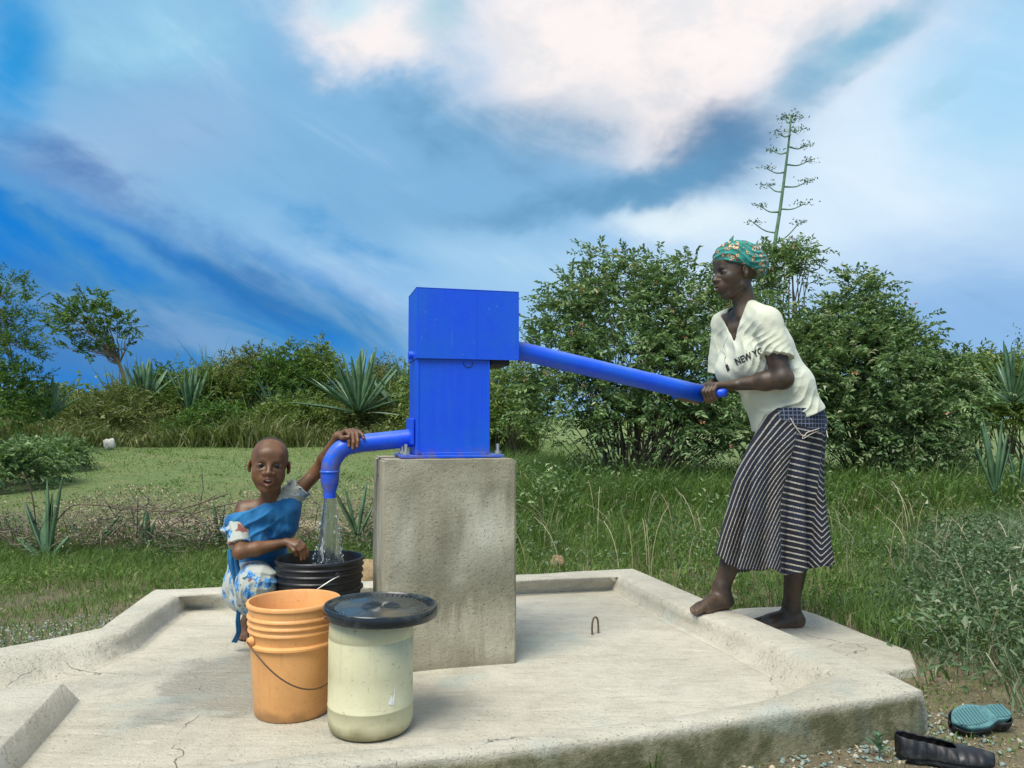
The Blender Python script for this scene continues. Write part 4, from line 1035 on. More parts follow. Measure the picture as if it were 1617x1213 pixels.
# trees on the left
def thorn_tree(loc, Y, trunk_px, pads, n_twig, label, seed, leaf=(.11, .36)):
    root = empty('thorn_tree', loc, label=label, cat='tree')
    pts = [P(px, py, Y=Y) - Vector(loc) for px, py in trunk_px]
    s = spline(pts, 5); V, F = tube(s, [.085 * (1 - .75 * i / len(s)) for i in range(len(s))], 9); link('trunk', mesh('trunk', V, F), M['bark'], root)
    lob = lobes_px(Y, pads, loc)
    pos, d, ln, wd, rnd, base, out, tl = crown_leaves(lob, n_twig, 16, .30, leaf, .15, seed=seed, wild=.06)
    link('crown', leaves_mesh('crown', pos, d, ln, wd, rnd), M['acacia'], root, smooth=False)
    link('branch_work', branches([tuple(s[-1]), tuple(s[-3]), tuple(s[-6])], [tuple(b) for b in base], .028, 34, seed), M['bark'], root)
l = at_ground(205, 19)
thorn_tree(l, 19, [(200, 690), (198, 640), (196, 600), (188, 575), (178, 560)], [(150, 505, 44, 18, 0, .8), (110, 520, 36, 16, 0, .6), (170, 535, 36, 16, 0, .6), (90, 535, 22, 9, 0, .4), (125, 490, 32, 13, 0, .6), (145, 472, 22, 7, 0, .4), (185, 515, 26, 14, 0, .5), (120, 553, 26, 9, 0, .4), (150, 560, 28, 9, 0, .4), (192, 548, 15, 13, 0, .3)], 250,
           'small dark thorn tree leaning left above the hedge on the left', 81)
l = at_ground(-25, 13)
thorn_tree(l, 13, [(-20, 720), (-22, 620), (-15, 540), (-12, 480)], [(-4, 450, 32, 10, 0, .6), (6, 478, 46, 11, 0, .7), (-5, 505, 40, 12, 0, .6), (12, 560, 45, 25, 0, .7), (25, 600, 38, 22, 0, .5), (-14, 375, 12, 8, 0, .2), (0, 530, 30, 14, 0, .5), (0, 620, 45, 40, -.2, .6)], 430,
           'feathery green thorn tree cut by the left edge of the photo', 83, leaf=(.075, .3))

# ---------------------------------------------------------------- sisal plants
def sisal_leaf_mesh(L, W, curl, thick=.18):
    """a stiff pointed, channelled leaf along +x with thickness"""
    V = []; F = []; n = 9
    prof = [(0, .55), (.08, .62), (.25, .85), (.45, 1.0), (.65, .92), (.80, .68), (.90, .42), (.96, .2), (1.0, .02)]
    for t, w in prof:
        x = L * t; z = curl * L * t * t; hw = W * w * .5
        V += [(x, -hw, z + hw * .45), (x, 0, z), (x, hw, z + hw * .45), (x, 0, z - hw * thick * 2 - .001)]
    for i in range(n - 1):
        for k in range(4):
            a = i * 4 + k; b = i * 4 + (k + 1) % 4; F.append((a, b, b + 4, a + 4))
    F.append((3, 2, 1, 0)); F.append(tuple(len(V) - 4 + k for k in range(4)))
    return mesh('leaf', V, F)
def sisal(loc, leaves, label, L, W, seed=0, elev=(10, 88), group=None, fan=None, name='sisal_plant', sink=0.0):
    g = random.Random(seed); root = empty(name, loc, label=label, cat='sisal plant', group=group)
    variants = [sisal_leaf_mesh(L, W, c) for c in (-.08, .03, .12)]
    for me in variants: me.materials.append(M['agave'])
    for i in range(leaves):
        o = link('leaf', g.choice(variants), None, root)
        az = i * 2.39996 + g.uniform(-.2, .2) if fan is None else g.choice(fan) + g.uniform(-.35, .35)
        el = R(elev[0] + (elev[1] - elev[0]) * (i / max(1, leaves - 1)) ** .8 + g.uniform(-6, 6))
        sc = g.uniform(.75, 1.08)
        o.rotation_euler = (g.uniform(-.5, .5), -el, az); o.scale = (sc, sc, sc); o.location = (math.cos(az) * W * .35, math.sin(az) * W * .35, .04 - sink)
    return root
def sis_px(px, py_base, Y, *a, **k):
    p = P(px, py_base, Y=Y); return sisal((p.x, p.y, p.z), *a, **k)
sis_px(566, 655, 15.8, 34, 'large round sisal plant in the hedge just left of the pump', 1.45, .12, seed=1, elev=(-5, 88))
sis_px(300, 660, 17.0, 16, 'upright sisal plant in the middle of the left hedge', 1.1, .12, seed=2, elev=(52, 88))
sis_px(228, 640, 17.4, 14, 'sisal plant with broad pale leaves beside the leaning tree trunk', 1.0, .14, seed=3, elev=(50, 88))
sis_px(76, 665, 13.5, 15, 'dark sisal plant low in the hedge at far left', .75, .09, seed=4, elev=(35, 85))
sis_px(440, 665, 17.2, 16, 'half hidden sisal plant between the bushes left of the large one', 1.0, .10, seed=5, elev=(25, 85))
sis_px(640, 660, 16.5, 22, 'sisal plant showing only its left leaves beside the pump column', 1.3, .10, seed=6, elev=(20, 85))
sis_px(1600, 640, 10.5, 30, 'bristly sisal plant above the right edge hedge', .85, .06, seed=7, elev=(0, 85))
# foreground sisals along the brush fence
def fence_sisal(px, py, Y, specs, label):
    p = P(px, py, Y=Y); root = empty('sisal_plant', (p.x, p.y, p.z), label=label, cat='sisal plant')
    for (ax, L, W, curl) in specs:        # tilt in the picture plane, degrees from upright, positive to the right
        me = sisal_leaf_mesh(L, W, curl); me.materials.append(M['agave']); o = link('leaf', me, None, root)
        o.rotation_mode = 'QUATERNION'
        a = R(ax); d = Vector((math.sin(a), -.15 + .3 * random.random(), math.cos(a))).normalized()
        o.rotation_quaternion = (Matrix.Rotation(0, 4, 'X') @ d.to_track_quat('X', 'Z').to_matrix().to_4x4() @ Matrix.Rotation(random.uniform(-.5, .5), 4, 'X')).to_quaternion()
        o.location = (d.x * .02, d.y * .02, 0)
fence_sisal(76, 885, 5.0, [(-2, .52, .062, .0), (8, .55, .058, .0), (-28, .42, .065, .05), (-8, .33, .08, .0), (3, .45, .05, .03), (-60, .25, .05, .1), (45, .22, .05, .1)], 'foreground sisal plant with broad upright leaves at the left of the thorn fence')
fence_sisal(228, 865, 5.2, [(6, .26, .055, .02), (-10, .24, .045, .0), (20, .2, .05, .05)], 'small sisal plant in the middle of the thorn fence')
fence_sisal(345, 868, 5.2, [(-6, .34, .045, .02), (5, .33, .05, .0), (22, .3, .05, .06), (-25, .22, .04, .05)], 'sisal plant in the thorn fence just left of the child')
fence_sisal(140, 870, 5.3, [(40, .34, .045, .0), (-40, .3, .04, .05), (48, .28, .035, .0)], 'thin sisal plant leaning over the thorn fence')
fence_sisal(565, 845, 5.0, [(-28, .34, .05, .0), (-14, .33, .045, .0), (8, .36, .05, .0), (30, .2, .04, .1)], 'sisal plant between the water stream and the pedestal')
fence_sisal(1572, 782, 6.3, [(-14, .62, .05, .0), (-6, .66, .055, .0), (2, .64, .06, .0), (-2, .5, .06, .0), (8, .55, .055, .0), (14, .45, .05, .03), (-24, .5, .045, .03), (-8, .4, .07, .0)], 'dark upright sisal plant standing by the right edge of the photo')
fence_sisal(1608, 778, 6.6, [(-8, .35, .06, .0), (6, .38, .06, .0), (25, .3, .05, .0), (-25, .25, .05, .0)], 'short stubby sisal plant at the right edge of the photo')
# stalk with flower plates
def agave_stalk():
    Y = 13.5; loc = at_ground(1215, Y); root = empty('agave_flower_stalk', loc, label='tall thin agave flower stalk with flat side plates, rising against the sky', cat='flower stalk')
    line = [(1212, 640), (1216, 500), (1222, 400), (1232, 330), (1240, 270), (1246, 220), (1249, 185)]
    pts = spline([P(a, b, Y=Y) - Vector(loc) for a, b in line], 8)
    V, F = tube(pts, [.045 * (1 - .7 * i / len(pts)) for i in range(len(pts))], 8); link('stalk', mesh('s', V, F), M['agave'], root)
    br = [(1226, 368, 1190, 352), (1224, 385, 1262, 352), (1223, 398, 1255, 380), (1229, 335, 1200, 325), (1232, 330, 1270, 322), (1236, 303, 1212, 292), (1238, 295, 1276, 286), (1241, 272, 1210, 266), (1243, 260, 1277, 254), (1245, 240, 1220, 238), (1247, 232, 1273, 230), (1248, 213, 1230, 211), (1249, 205, 1262, 205), (1249, 190, 1249, 182), (1249, 192, 1240, 188), (1249, 192, 1258, 187), (1221, 405, 1252, 398)]
    g = np.random.default_rng(5)
    for i, (x0, y0, x1, y1) in enumerate(br):
        dy = g.uniform(-.25, .25); a = P(x0, y0, Y=Y) - Vector(loc); b = P(x1, y1, Y=Y + dy) - Vector(loc)
        m = a.lerp(b, .5) + Vector((0, 0, -.05)); s = spline([a, m, b], 4); V, F = tube(s, [.018, .016, .014, .012, .012, .01, .01, .01, .008][:len(s)], 6)
        bo = link('flower_branch', mesh('b', V, F), M['agave'], root)
        n = 44; p = np.array(b) + g.normal(size=(n, 3)) * np.array([.085, .07, .022]); dd = g.normal(size=(n, 3)) * np.array([1, 1, .4]) + np.array([0, 0, .6])
        link('flower_plate', leaves_mesh('plate', p, dd, g.uniform(.035, .06, n), g.uniform(.02, .03, n), g.uniform(0, .5, n)), M['agave'], bo, smooth=False, kind='stuff')
agave_stalk()
def small_stalk():
    Y = 14; loc = at_ground(1606, Y); root = empty('agave_flower_stalk', loc, label='small distant flower stalk at the right edge above the hedge', cat='flower stalk')
    V, F = tube([P(1606, 620, Y=Y) - Vector(loc), P(1607, 540, Y=Y) - Vector(loc)], [.02, .01], 6); link('stalk', mesh('s', V, F), M['agave'], root)
    g = np.random.default_rng(6); b = np.array(P(1607, 545, Y=Y) - Vector(loc)); n = 60; p = b + g.normal(size=(n, 3)) * [.05, .05, .14]
    link('flower_plate', leaves_mesh('plate', p, g.normal(size=(n, 3)), np.full(n, .06), np.full(n, .03), g.random(n) * .5), M['agave'], root, smooth=False, kind='stuff')
small_stalk()

# ---------------------------------------------------------------- brush fence of thorn branches and wire
def brush_fence():
    g = random.Random(9); a = P(-60, 880, Y=5.2); root = empty('thorn_branch_fence', (-2.2, 5.2, gz(-2.2, 5.2)), label='low fence of dry tangled thorn branches and rusty wire across the left lawn', cat='fence')
    V = []; F = []; VL = []
    for i in range(620):
        px = g.uniform(-80, 640); Y = g.uniform(4.95, 5.6)
        top = 804 + 10 * math.sin(px * .021) + (18 if px < 110 else 0) - (18 if px > 380 else 0)
        py = g.uniform(top, 872); L = g.uniform(.06, .30)
        p = P(px, py, Y=Y); p.z = max(p.z, gz(p.x, p.y) + .0)
        d = Vector((g.gauss(0, 1), g.gauss(0, .6), g.gauss(0, .55))).normalized()
        q = p + d * L; m = p.lerp(q, .5) + Vector((g.uniform(-.04, .04), g.uniform(-.04, .04), g.uniform(-.03, .05)))
        if q.z < gz(q.x, q.y): q.z = gz(q.x, q.y) + .01
        s = [p, m, q]; r = g.uniform(.0016, .0048)
        v, f = tube(s, [r, r * .8, r * .35], 4, caps=False); o = len(V); V += v; F += [tuple(x + o for x in k) for k in f]
        for _ in range(3):
            t = g.random(); b = p.lerp(q, t); e = b + Vector((g.gauss(0, .03), g.gauss(0, .03), g.gauss(0.008, .03)))
            v, f = tube([b, e], [.0014, .0004], 3, caps=False); o = len(V); V += v; F += [tuple(x + o for x in k) for k in f]
    link('branch_tangle', mesh('t', V, F), M['twig'], root, world=True, kind='stuff')
    for (line, r) in (([(90, 822), (112, 800), (140, 797), (210, 803), (260, 808), (300, 800), (360, 780)], .004), ([(180, 815), (205, 800), (215, 830), (240, 850)], .003), ([(270, 830), (305, 812), (345, 800), (420, 785)], .0035), ([(-20, 830), (25, 860), (60, 890)], .006),
                      ([(35, 745), (50, 780), (58, 840), (60, 868)], .0045), ([(5, 812), (18, 840), (24, 880)], .004), ([(150, 832), (170, 850), (190, 872)], .006), ([(218, 782), (216, 850)], .0035)):
        v, f = tube(spline([P(x, y, Y=5.05) for x, y in line], 6), r, 6); link('branch', mesh('b', v, f), M['darkwire'], root, world=True)
    # grey dry leaves caught in it
    n = 5200; px = rng.uniform(90, 640, n); Y = rng.uniform(4.95, 5.6, n); pts = []
    for x_, Y_ in zip(px, Y):
        t = 778 + 14 * math.sin(x_ * .021) - (18 if x_ > 380 else 0); p = P(x_, rng.uniform(t, 862), Y=Y_); p.z = max(p.z, gz(p.x, p.y)); pts.append(p)
    link('dry_leaves', leaves_mesh('dl', np.array(pts), rng.normal(size=(n, 3)), rng.uniform(.012, .035, n), rng.uniform(.005, .011, n), rng.uniform(.2, 1, n)), M['dry'], root, world=True, smooth=False, kind='stuff')
brush_fence()
# bare clay bank right behind it (cardboard coloured earth seen through the branches)
def bank():
    V = []; F = []; nx = 60; ny = 10
    for j in range(ny):
        for i in range(nx):
            px = 150 + (420) * i / (nx - 1); t = j / (ny - 1); Y = 5.45 + .9 * t
            x = (px - 808.5) / FPX * Y; h = .11 * math.sin(math.pi * min(1, t * .9 + .05)) * math.sin(math.pi * i / (nx - 1)) ** .5
            V.append((x, Y, gz(x, Y) - .02 + h + .03 * noise.noise(Vector((x * 4, Y * 4, 0)))))
    for j in range(ny - 1):
        for i in range(nx - 1): F.append((j * nx + i, j * nx + i + 1, (j + 1) * nx + i + 1, (j + 1) * nx + i))
    m = material('bare_earth', lambda t, b: (t.put(b.inputs['Base Color'], t.mix(t.noise(posc(t), 12, 7, .7), (0.22, 0.17, 0.10), (0.46, 0.37, 0.25))), t.put(b.inputs['Normal'], t.bump(t.noise(posc(t), 22, 7, .7), .8, .04))), Roughness=.95)
    link('earth_bank', mesh('bank', V, F), m, kind='structure', label='low bank of bare brown earth behind the thorn branch fence')
bank()

# ---------------------------------------------------------------- rocks, gravel, small plants
def rock(name, c, size, mat, label, seed):
    bm = bmesh.new(); bmesh.ops.create_icosphere(bm, subdivisions=4, radius=1)
    o = Vector((seed * 3.7, seed, seed * 1.3))
    for v in bm.verts:
        n_ = v.co.copy(); k = 1 + .35 * noise.noise(n_ * 1.3 + o) + .10 * noise.noise(n_ * 4 + o)
        v.co = Vector((n_.x * size[0], n_.y * size[1], n_.z * size[2])) * k
    ob_ = link(name, bm_mesh(bm), M[mat], smooth=True, label=label, cat='rock'); ob_.location = c
def on_ground(px, Y, dz=0): x = (px - 808.5) / FPX * Y; return (x, Y, gz(x, Y) + dz)
rock('rock', on_ground(174, 14.3, .10), (.11, .07, .11), 'rock_white', 'pale white rock at the far edge of the lawn on the left', 1)
rock('rock', on_ground(880, 4.55, .07), (.038, .035, .042), 'rock_brown', 'small upright brown stone in the grass behind the apron right of the pedestal', 2)
rock('rock', on_ground(590, 4.2, .06), (.12, .09, .085), 'rock_brown', 'brown rock half hidden between the black pail and the pedestal', 3)
rock('rock', on_ground(868, 4.22, .035), (.06, .04, .03), 'rock_brown', 'flat brown stone touching the rear rim of the apron', 4)

def gravel(name, label, n, region, size, dens):
    x, y = scatter(n, *region); k = clear(x, y) & (rng.random(n) < dens(x, y)); x, y = x[k], y[k]; n = len(x)
    z = gzv(x, y); s = rng.uniform(*size, n); 
    oct_ = np.array([[1, 0, 0], [-.9, .2, 0], [.1, .8, .1], [-.1, -.8, 0], [.1, 0, .45], [0, 0, -.4]])
    tr = np.array([[0, 2, 4], [2, 1, 4], [1, 3, 4], [3, 0, 4], [2, 0, 5], [1, 2, 5], [3, 1, 5], [0, 3, 5]])
    V = oct_[None] * (1 + .35 * rng.normal(size=(n, 6, 3))) * s[:, None, None]
    a = rng.uniform(0, 6.28, n); c, s_ = np.cos(a), np.sin(a); X = V[..., 0] * c[:, None] - V[..., 1] * s_[:, None]; Y_ = V[..., 0] * s_[:, None] + V[..., 1] * c[:, None]
    tl = rng.normal(size=n) * .4; Z = V[..., 2] + X * tl[:, None]
    V = np.stack([X + x[:, None], Y_ + y[:, None], Z + z[:, None] + s[:, None] * .2], -1).reshape(-1, 3)
    T = (np.arange(n) * 6)[:, None, None] + tr[None]
    link(name, npmesh(name, V, tris=T.reshape(-1, 3), attrs={'rnd': np.repeat(rng.random(n), 6)}), M['gravel'], smooth=False, label=label, kind='stuff')
# low broad-leaved weeds: leaf clouds hugging the ground
def weed_leaves(name, label, n, region, hh, size, dens, mat='weed'):
    x, y = scatter(n, *region); k = clear(x, y, 0) & (rng.random(n) < dens(x, y)); x, y = x[k], y[k]; n = len(x)
    cl = .6 + .8 * fbm(x, y, 2.2, 12); z = gzv(x, y) + rng.random(n) ** .7 * hh * np.clip(cl, .25, 1.4)
    d = np.stack([rng.normal(size=n), rng.normal(size=n), rng.normal(size=n) * .5 + .35], 1); ln = rng.uniform(*size, n)
    link(name, leaves_mesh(name, np.stack([x, y, z], 1), d, ln, ln * rng.uniform(.25, .5, n), np.clip(rng.normal(.45, .22, n), 0, 1)), M[mat], smooth=False, label=label, kind='stuff')
weed_leaves('weed_leaves', 'grey green broad leaved weeds crowding the low slab on the right', 42000, (1.0, 5.2, 2.35, 5.2), .26, (.018, .05), lambda x, y: g01(x - .50 * y + .25 * fbm(x, y, 2, 8), -.05, .22) * g01(y, 2.45, 2.9))
weed_leaves('verge_leaves', 'small leafy weeds among the grass behind the apron', 26000, (-3.4, 3.0, 3.7, 5.8), .09, (.014, .034), lambda x, y: np.clip(.2 + 1.2 * fbm(x, y, 1.5, 14), 0, 1), 'grass')
weed_leaves('lawn_tufts', 'scattered paler tufts and small herbs on the lawn', 42000, (-14, 2, 5.6, 15), .05, (.02, .055), lambda x, y: np.clip(-.1 + 1.5 * fbm(x, y, .9, 41), 0, 1), 'grass')
weed_leaves('fence_weeds', 'green weeds growing through the thorn branch fence', 26000, (-5, -.5, 4.75, 6.1), .20, (.015, .04), lambda x, y: np.clip(.15 + 1.6 * fbm(x, y, 1.6, 51), 0, 1), 'weed')
weed_leaves('lawn_dry_bits', 'dry straw bits on the lawn', 9000, (-14, 2, 5.6, 15), .03, (.02, .06), lambda x, y: np.clip(.1 + 1.2 * fbm(x, y, .5, 44), 0, 1), 'dry')
weed_leaves('meadow_leaves', 'pale grey green herbs scattered through the tall grass', 30000, (-.3, 6.0, 3.4, 6.6), .24, (.016, .042), lambda x, y: np.clip(.15 + 1.5 * fbm(x, y, 1.3, 26), 0, 1), 'weed')
weed_leaves('tall_weed_leaves', 'leafy herbs at the foot of the big bush and the spreading bush', 26000, (-.3, 6.0, 5.8, 8.0), .55, (.03, .07), lambda x, y: np.clip(.4 + 1.0 * fbm(x, y, 1.2, 16), 0, 1), 'bush')
weed_leaves('hedge_undergrowth', 'dull green undergrowth filling the foot of the left hedge', 15000, (-13.5, 0.5, 15.2, 17.4), .8, (.06, .14), lambda x, y: np.clip(.3 + 1.4 * fbm(x, y, .8, 18), .02, 1), 'dryhedge')
grass_patch('hedge_grass', 'tall pale green grass in front of the left hedge', 22000, (-13.5, 0.5, 14.8, 17.6), lambda x, y: .55 + .5 * fbm(x, y, .7, 21), (.012, .022), (.2, 1.3), mat='dryhedge')
grass_patch('hedge_reeds', 'upright feathery grass standing among the hedge bushes', 5000, (-13.5, 0.5, 17.2, 18.6), lambda x, y: 1.25 + 1.2 * fbm(x, y, .6, 23), (.012, .02), (.05, .5), mat='hedge')
weed_leaves('distant_bush_line', 'far line of low bushes beyond the fields', 60000, (-75, 75, 42, 52), 2.6, (.25, .6), lambda x, y: np.clip(.25 + 1.6 * fbm(x, y, .12, 31), .03, 1), 'hedge')
weed_leaves('ground_litter', 'dry litter and crumbs on the soil by the apron corner', 9000, (.6, 3.2, 1.6, 3.2), .012, (.006, .02), lambda x, y: .8 + 0 * x, 'dry')
gravel('gravel', 'grey green gravel along the front edge of the apron', 9000, (-.4, 1.95, 1.45, 2.4), (.004, .013), lambda x, y: np.clip(.25 + 1.1 * g01(.35 + .55 * x - (y - 1.65) + .25 * fbm(x, y, 2, 1) * 2, .45, 0.0), 0, 1) * np.clip(1 - g01(x, 1.15, 1.5), 0.22, 1))
gravel('fine_gravel', 'bluish gravel against the outer rim at far left', 5200, (-3.2, -1.5, 2.7, 3.7), (.004, .010), lambda x, y: np.clip(g01(3.6 + .3 * fbm(x, y, 2, 1) - y + .45 * (-1.5 - x) * 0, 0, .35), 0, 1))
# small leafy sprouts near the front edge
def sprout(px, py, Y, n, L, label, seed, mat='weed'):
    g = random.Random(seed); p = P(px, py, Y=Y); p.z = gz(p.x, p.y); root = empty('sprout', p, label=label, cat='plant')
    V, F = tube([(0, 0, 0), (.004, 0, L * .8), (.002, .004, L * 1.6)], [.002, .0015, .001], 6); link('stem', mesh('s', V, F), M['agave'], root)
    me = sisal_leaf_mesh(L, L * .42, -.15, .05); me.materials.append(M['agave'])
    for i in range(n):
        o = link('leaf', me, None, root); az = i * 2.4 + g.uniform(-.4, .4); o.rotation_euler = (g.uniform(-.3, .3), -R(g.uniform(5, 55)), az); o.location = (0, 0, L * (.5 + 1.1 * i / n)); s = g.uniform(.6, 1); o.scale = (s, s, s)
sprout(1388, 1185, 2.05, 7, .045, 'broad leaved weed sprout in the gravel below the front corner of the apron', 1)
def tuft(px, py, Y, n, L, label, seed):
    g = np.random.default_rng(seed); p = P(px, py, Y=Y); z = gz(p.x, p.y)
    x = p.x + g.normal(0, .012, n); y = p.y + g.normal(0, .01, n)
    me = blades_mesh('tuft', x - p.x, y - p.y, np.zeros(n), g.uniform(.5, 1, n) * L, g.uniform(.004, .007, n), g.uniform(.1, .7, n), g.uniform(0, 6.28, n), g.uniform(.1, .6, n))
    o = link('grass_tuft', me, M['grass'], smooth=False, label=label, cat='grass tuft'); o.location = (p.x, p.y, z)
tuft(1028, 1200, 1.92, 10, .13, 'thin green grass tuft against the front face of the apron', 2)
tuft(1105, 1200, 1.93, 8, .07, 'tiny grass tuft right of the taller one at the front face of the apron', 3)
tuft(985, 1210, 1.88, 14, .07, 'low grass tuft at the bottom edge of the photo', 4)
# ================================================================ body modelling: distance fields turned into one continuous skin
def v3(a): return np.array([a[0], a[1], a[2]], float)
class Prim:
    def __init__(s, kind, lo, hi, fn, k, mode): s.kind, s.lo, s.hi, s.fn, s.k, s.mode = kind, lo, hi, fn, k, mode
def cone(a, b, ra, rb, k=.02, mode='add', clip=None):
    a, b = v3(a), v3(b); ab = b - a; L2 = float(ab @ ab) + 1e-12; m = max(ra, rb) + k + .01
    def fn(x, y, z):
        t = np.clip(((x - a[0]) * ab[0] + (y - a[1]) * ab[1] + (z - a[2]) * ab[2]) / L2, 0, 1)
        d = np.sqrt((x - a[0] - t * ab[0]) ** 2 + (y - a[1] - t * ab[1]) ** 2 + (z - a[2] - t * ab[2]) ** 2) - (ra + (rb - ra) * t)
        for (p, n) in (clip or []): d = np.maximum(d, (x - p[0]) * n[0] + (y - p[1]) * n[1] + (z - p[2]) * n[2])
        return d
    return Prim('cone', np.minimum(a, b) - m, np.maximum(a, b) + m, fn, k, mode)
def ell(c, r, rot=None, k=.02, mode='add', clip=None):
    c, r = v3(c), v3(r); m = r.max() + k + .01; A = np.array(rot.transposed()) if rot is not None else np.eye(3)
    def fn(x, y, z):
        X, Y, Z = x - c[0], y - c[1], z - c[2]
        q = [A[i, 0] * X + A[i, 1] * Y + A[i, 2] * Z for i in range(3)]
        k0 = np.sqrt(sum((q[i] / r[i]) ** 2 for i in range(3))); k1 = np.sqrt(sum((q[i] / r[i] ** 2) ** 2 for i in range(3))) + 1e-9
        d = k0 * (k0 - 1) / k1
        for (p, n) in (clip or []): d = np.maximum(d, (x - p[0]) * n[0] + (y - p[1]) * n[1] + (z - p[2]) * n[2])
        return d
    return Prim('ell', c - m, c + m, fn, k, mode)
def frame(fwd, up):
    """columns: right-hand side (x), forward (y), up (z)"""
    u = Vector(up).normalized(); f = Vector(fwd); f = (f - u * f.dot(u)).normalized(); x = f.cross(u)
    return Matrix((x, f, u)).transposed()
def evaluate(prims, lo, hi, h, post=None):
    if h is None: ax = lo        # rectilinear grid given as three coordinate arrays
    else:
        lo, hi = v3(lo), v3(hi); n = np.ceil((hi - lo) / h).astype(int) + 1; ax = [lo[i] + h * np.arange(n[i]) for i in range(3)]
    A = np.full(tuple(len(a) for a in ax), .5, np.float32)
    for p in prims:
        s = []
        for i in range(3):
            a = int(np.searchsorted(ax[i], p.lo[i])); b = int(np.searchsorted(ax[i], p.hi[i])); s.append(slice(a, b))
        if any(q.start >= q.stop for q in s): continue
        d = p.fn(ax[0][s[0]][:, None, None], ax[1][s[1]][None, :, None], ax[2][s[2]][None, None, :]).astype(np.float32)
        a = A[tuple(s)]; k = max(p.k, 1e-4)
        if p.mode == 'add':
            q = np.clip(.5 + .5 * (a - d) / k, 0, 1); A[tuple(s)] = a + (d - a) * q - k * q * (1 - q)
        else:
            q = np.clip(.5 - .5 * (a + d) / k, 0, 1); A[tuple(s)] = a + (-d - a) * q + k * q * (1 - q)
    if post is not None: A = post(A, ax)
    return A, ax
def surface_nets(A, ax):
    S = A < 0; nx, ny, nz = A.shape
    c = sum(S[i:nx - 1 + i, j:ny - 1 + j, k:nz - 1 + k].astype(np.int8) for i in (0, 1) for j in (0, 1) for k in (0, 1))
    idx = np.argwhere((c > 0) & (c < 8)); n = len(idx)
    ids = np.full((nx - 1, ny - 1, nz - 1), -1, np.int32); ids[tuple(idx.T)] = np.arange(n)
    acc = np.zeros((n, 3)); cnt = np.zeros(n); cor = [(i, j, k) for i in (0, 1) for j in (0, 1) for k in (0, 1)]
    val = {q: A[idx[:, 0] + q[0], idx[:, 1] + q[1], idx[:, 2] + q[2]].astype(float) for q in cor}
    for q in cor:
        for d in range(3):
            if q[d]: continue
            r = list(q); r[d] = 1; r = tuple(r); a, b = val[q], val[r]; m = (a < 0) != (b < 0)
            t = np.where(m, a / np.where(a - b == 0, 1, a - b), 0); p = np.array(q, float)[None] + np.zeros((n, 3)); p[:, d] += t
            acc[m] += p[m]; cnt[m] += 1
    P_ = idx + acc / np.maximum(cnt, 1)[:, None]; V = np.stack([np.interp(P_[:, i], np.arange(len(ax[i])), ax[i]) for i in range(3)], 1)
    Q = []
    for d in range(3):
        e = [slice(None)] * 3; f = [slice(None)] * 3; e[d] = slice(0, -1); f[d] = slice(1, None)
        a, b = S[tuple(e)], S[tuple(f)]; ii = np.argwhere(a != b); u, w = (d + 1) % 3, (d + 2) % 3
        ok = (ii[:, u] > 0) & (ii[:, w] > 0) & (ii[:, u] < A.shape[u] - 1) & (ii[:, w] < A.shape[w] - 1); ii = ii[ok]; fl = a[tuple(ii.T)]
        def g(du, dw): q = ii.copy(); q[:, u] -= du; q[:, w] -= dw; return ids[tuple(q.T)]
        q = np.stack([g(1, 1), g(0, 1), g(0, 0), g(1, 0)], 1); q[~fl] = q[~fl][:, ::-1]; Q.append(q)
    Q = np.concatenate(Q); Q = Q[(Q >= 0).all(1)]
    return V, Q
def sdf_mesh(name, prims, boxes, post=None, tint=None, relax=1):
    VV, QQ, off = [], [], 0
    for lo, hi, h in boxes:
        A, ax = evaluate(prims, lo, hi, h, post); V, Q = surface_nets(A, ax)
        for _ in range(relax):     # light Laplacian relaxation
            e = np.concatenate([Q[:, [0, 1]], Q[:, [1, 2]], Q[:, [2, 3]], Q[:, [3, 0]]]); s = np.zeros_like(V); c = np.zeros(len(V))
            np.add.at(s, e[:, 0], V[e[:, 1]]); np.add.at(s, e[:, 1], V[e[:, 0]]); np.add.at(c, e[:, 0], 1); np.add.at(c, e[:, 1], 1)
            V = V * .5 + .5 * s / np.maximum(c, 1)[:, None]
        VV.append(V); QQ.append(Q + off); off += len(V)
    V = np.concatenate(VV); Q = np.concatenate(QQ)
    return npmesh(name, V, quads=Q, attrs={'tint': tint(V)} if tint else None)
def graded(lo, hi, coarse, zones):
    """coordinates from lo to hi, finer inside the zones (a, b, step)"""
    out = [lo]; x = lo
    while x < hi:
        st = coarse
        for a, b, s_ in zones:
            if a - .004 <= x <= b: st = min(st, s_)
        x += st; out.append(x)
    return np.array(out)
def bbox(prims, pad=.0):
    return np.min([p.lo for p in prims], 0) - pad, np.max([p.hi for p in prims], 0) + pad

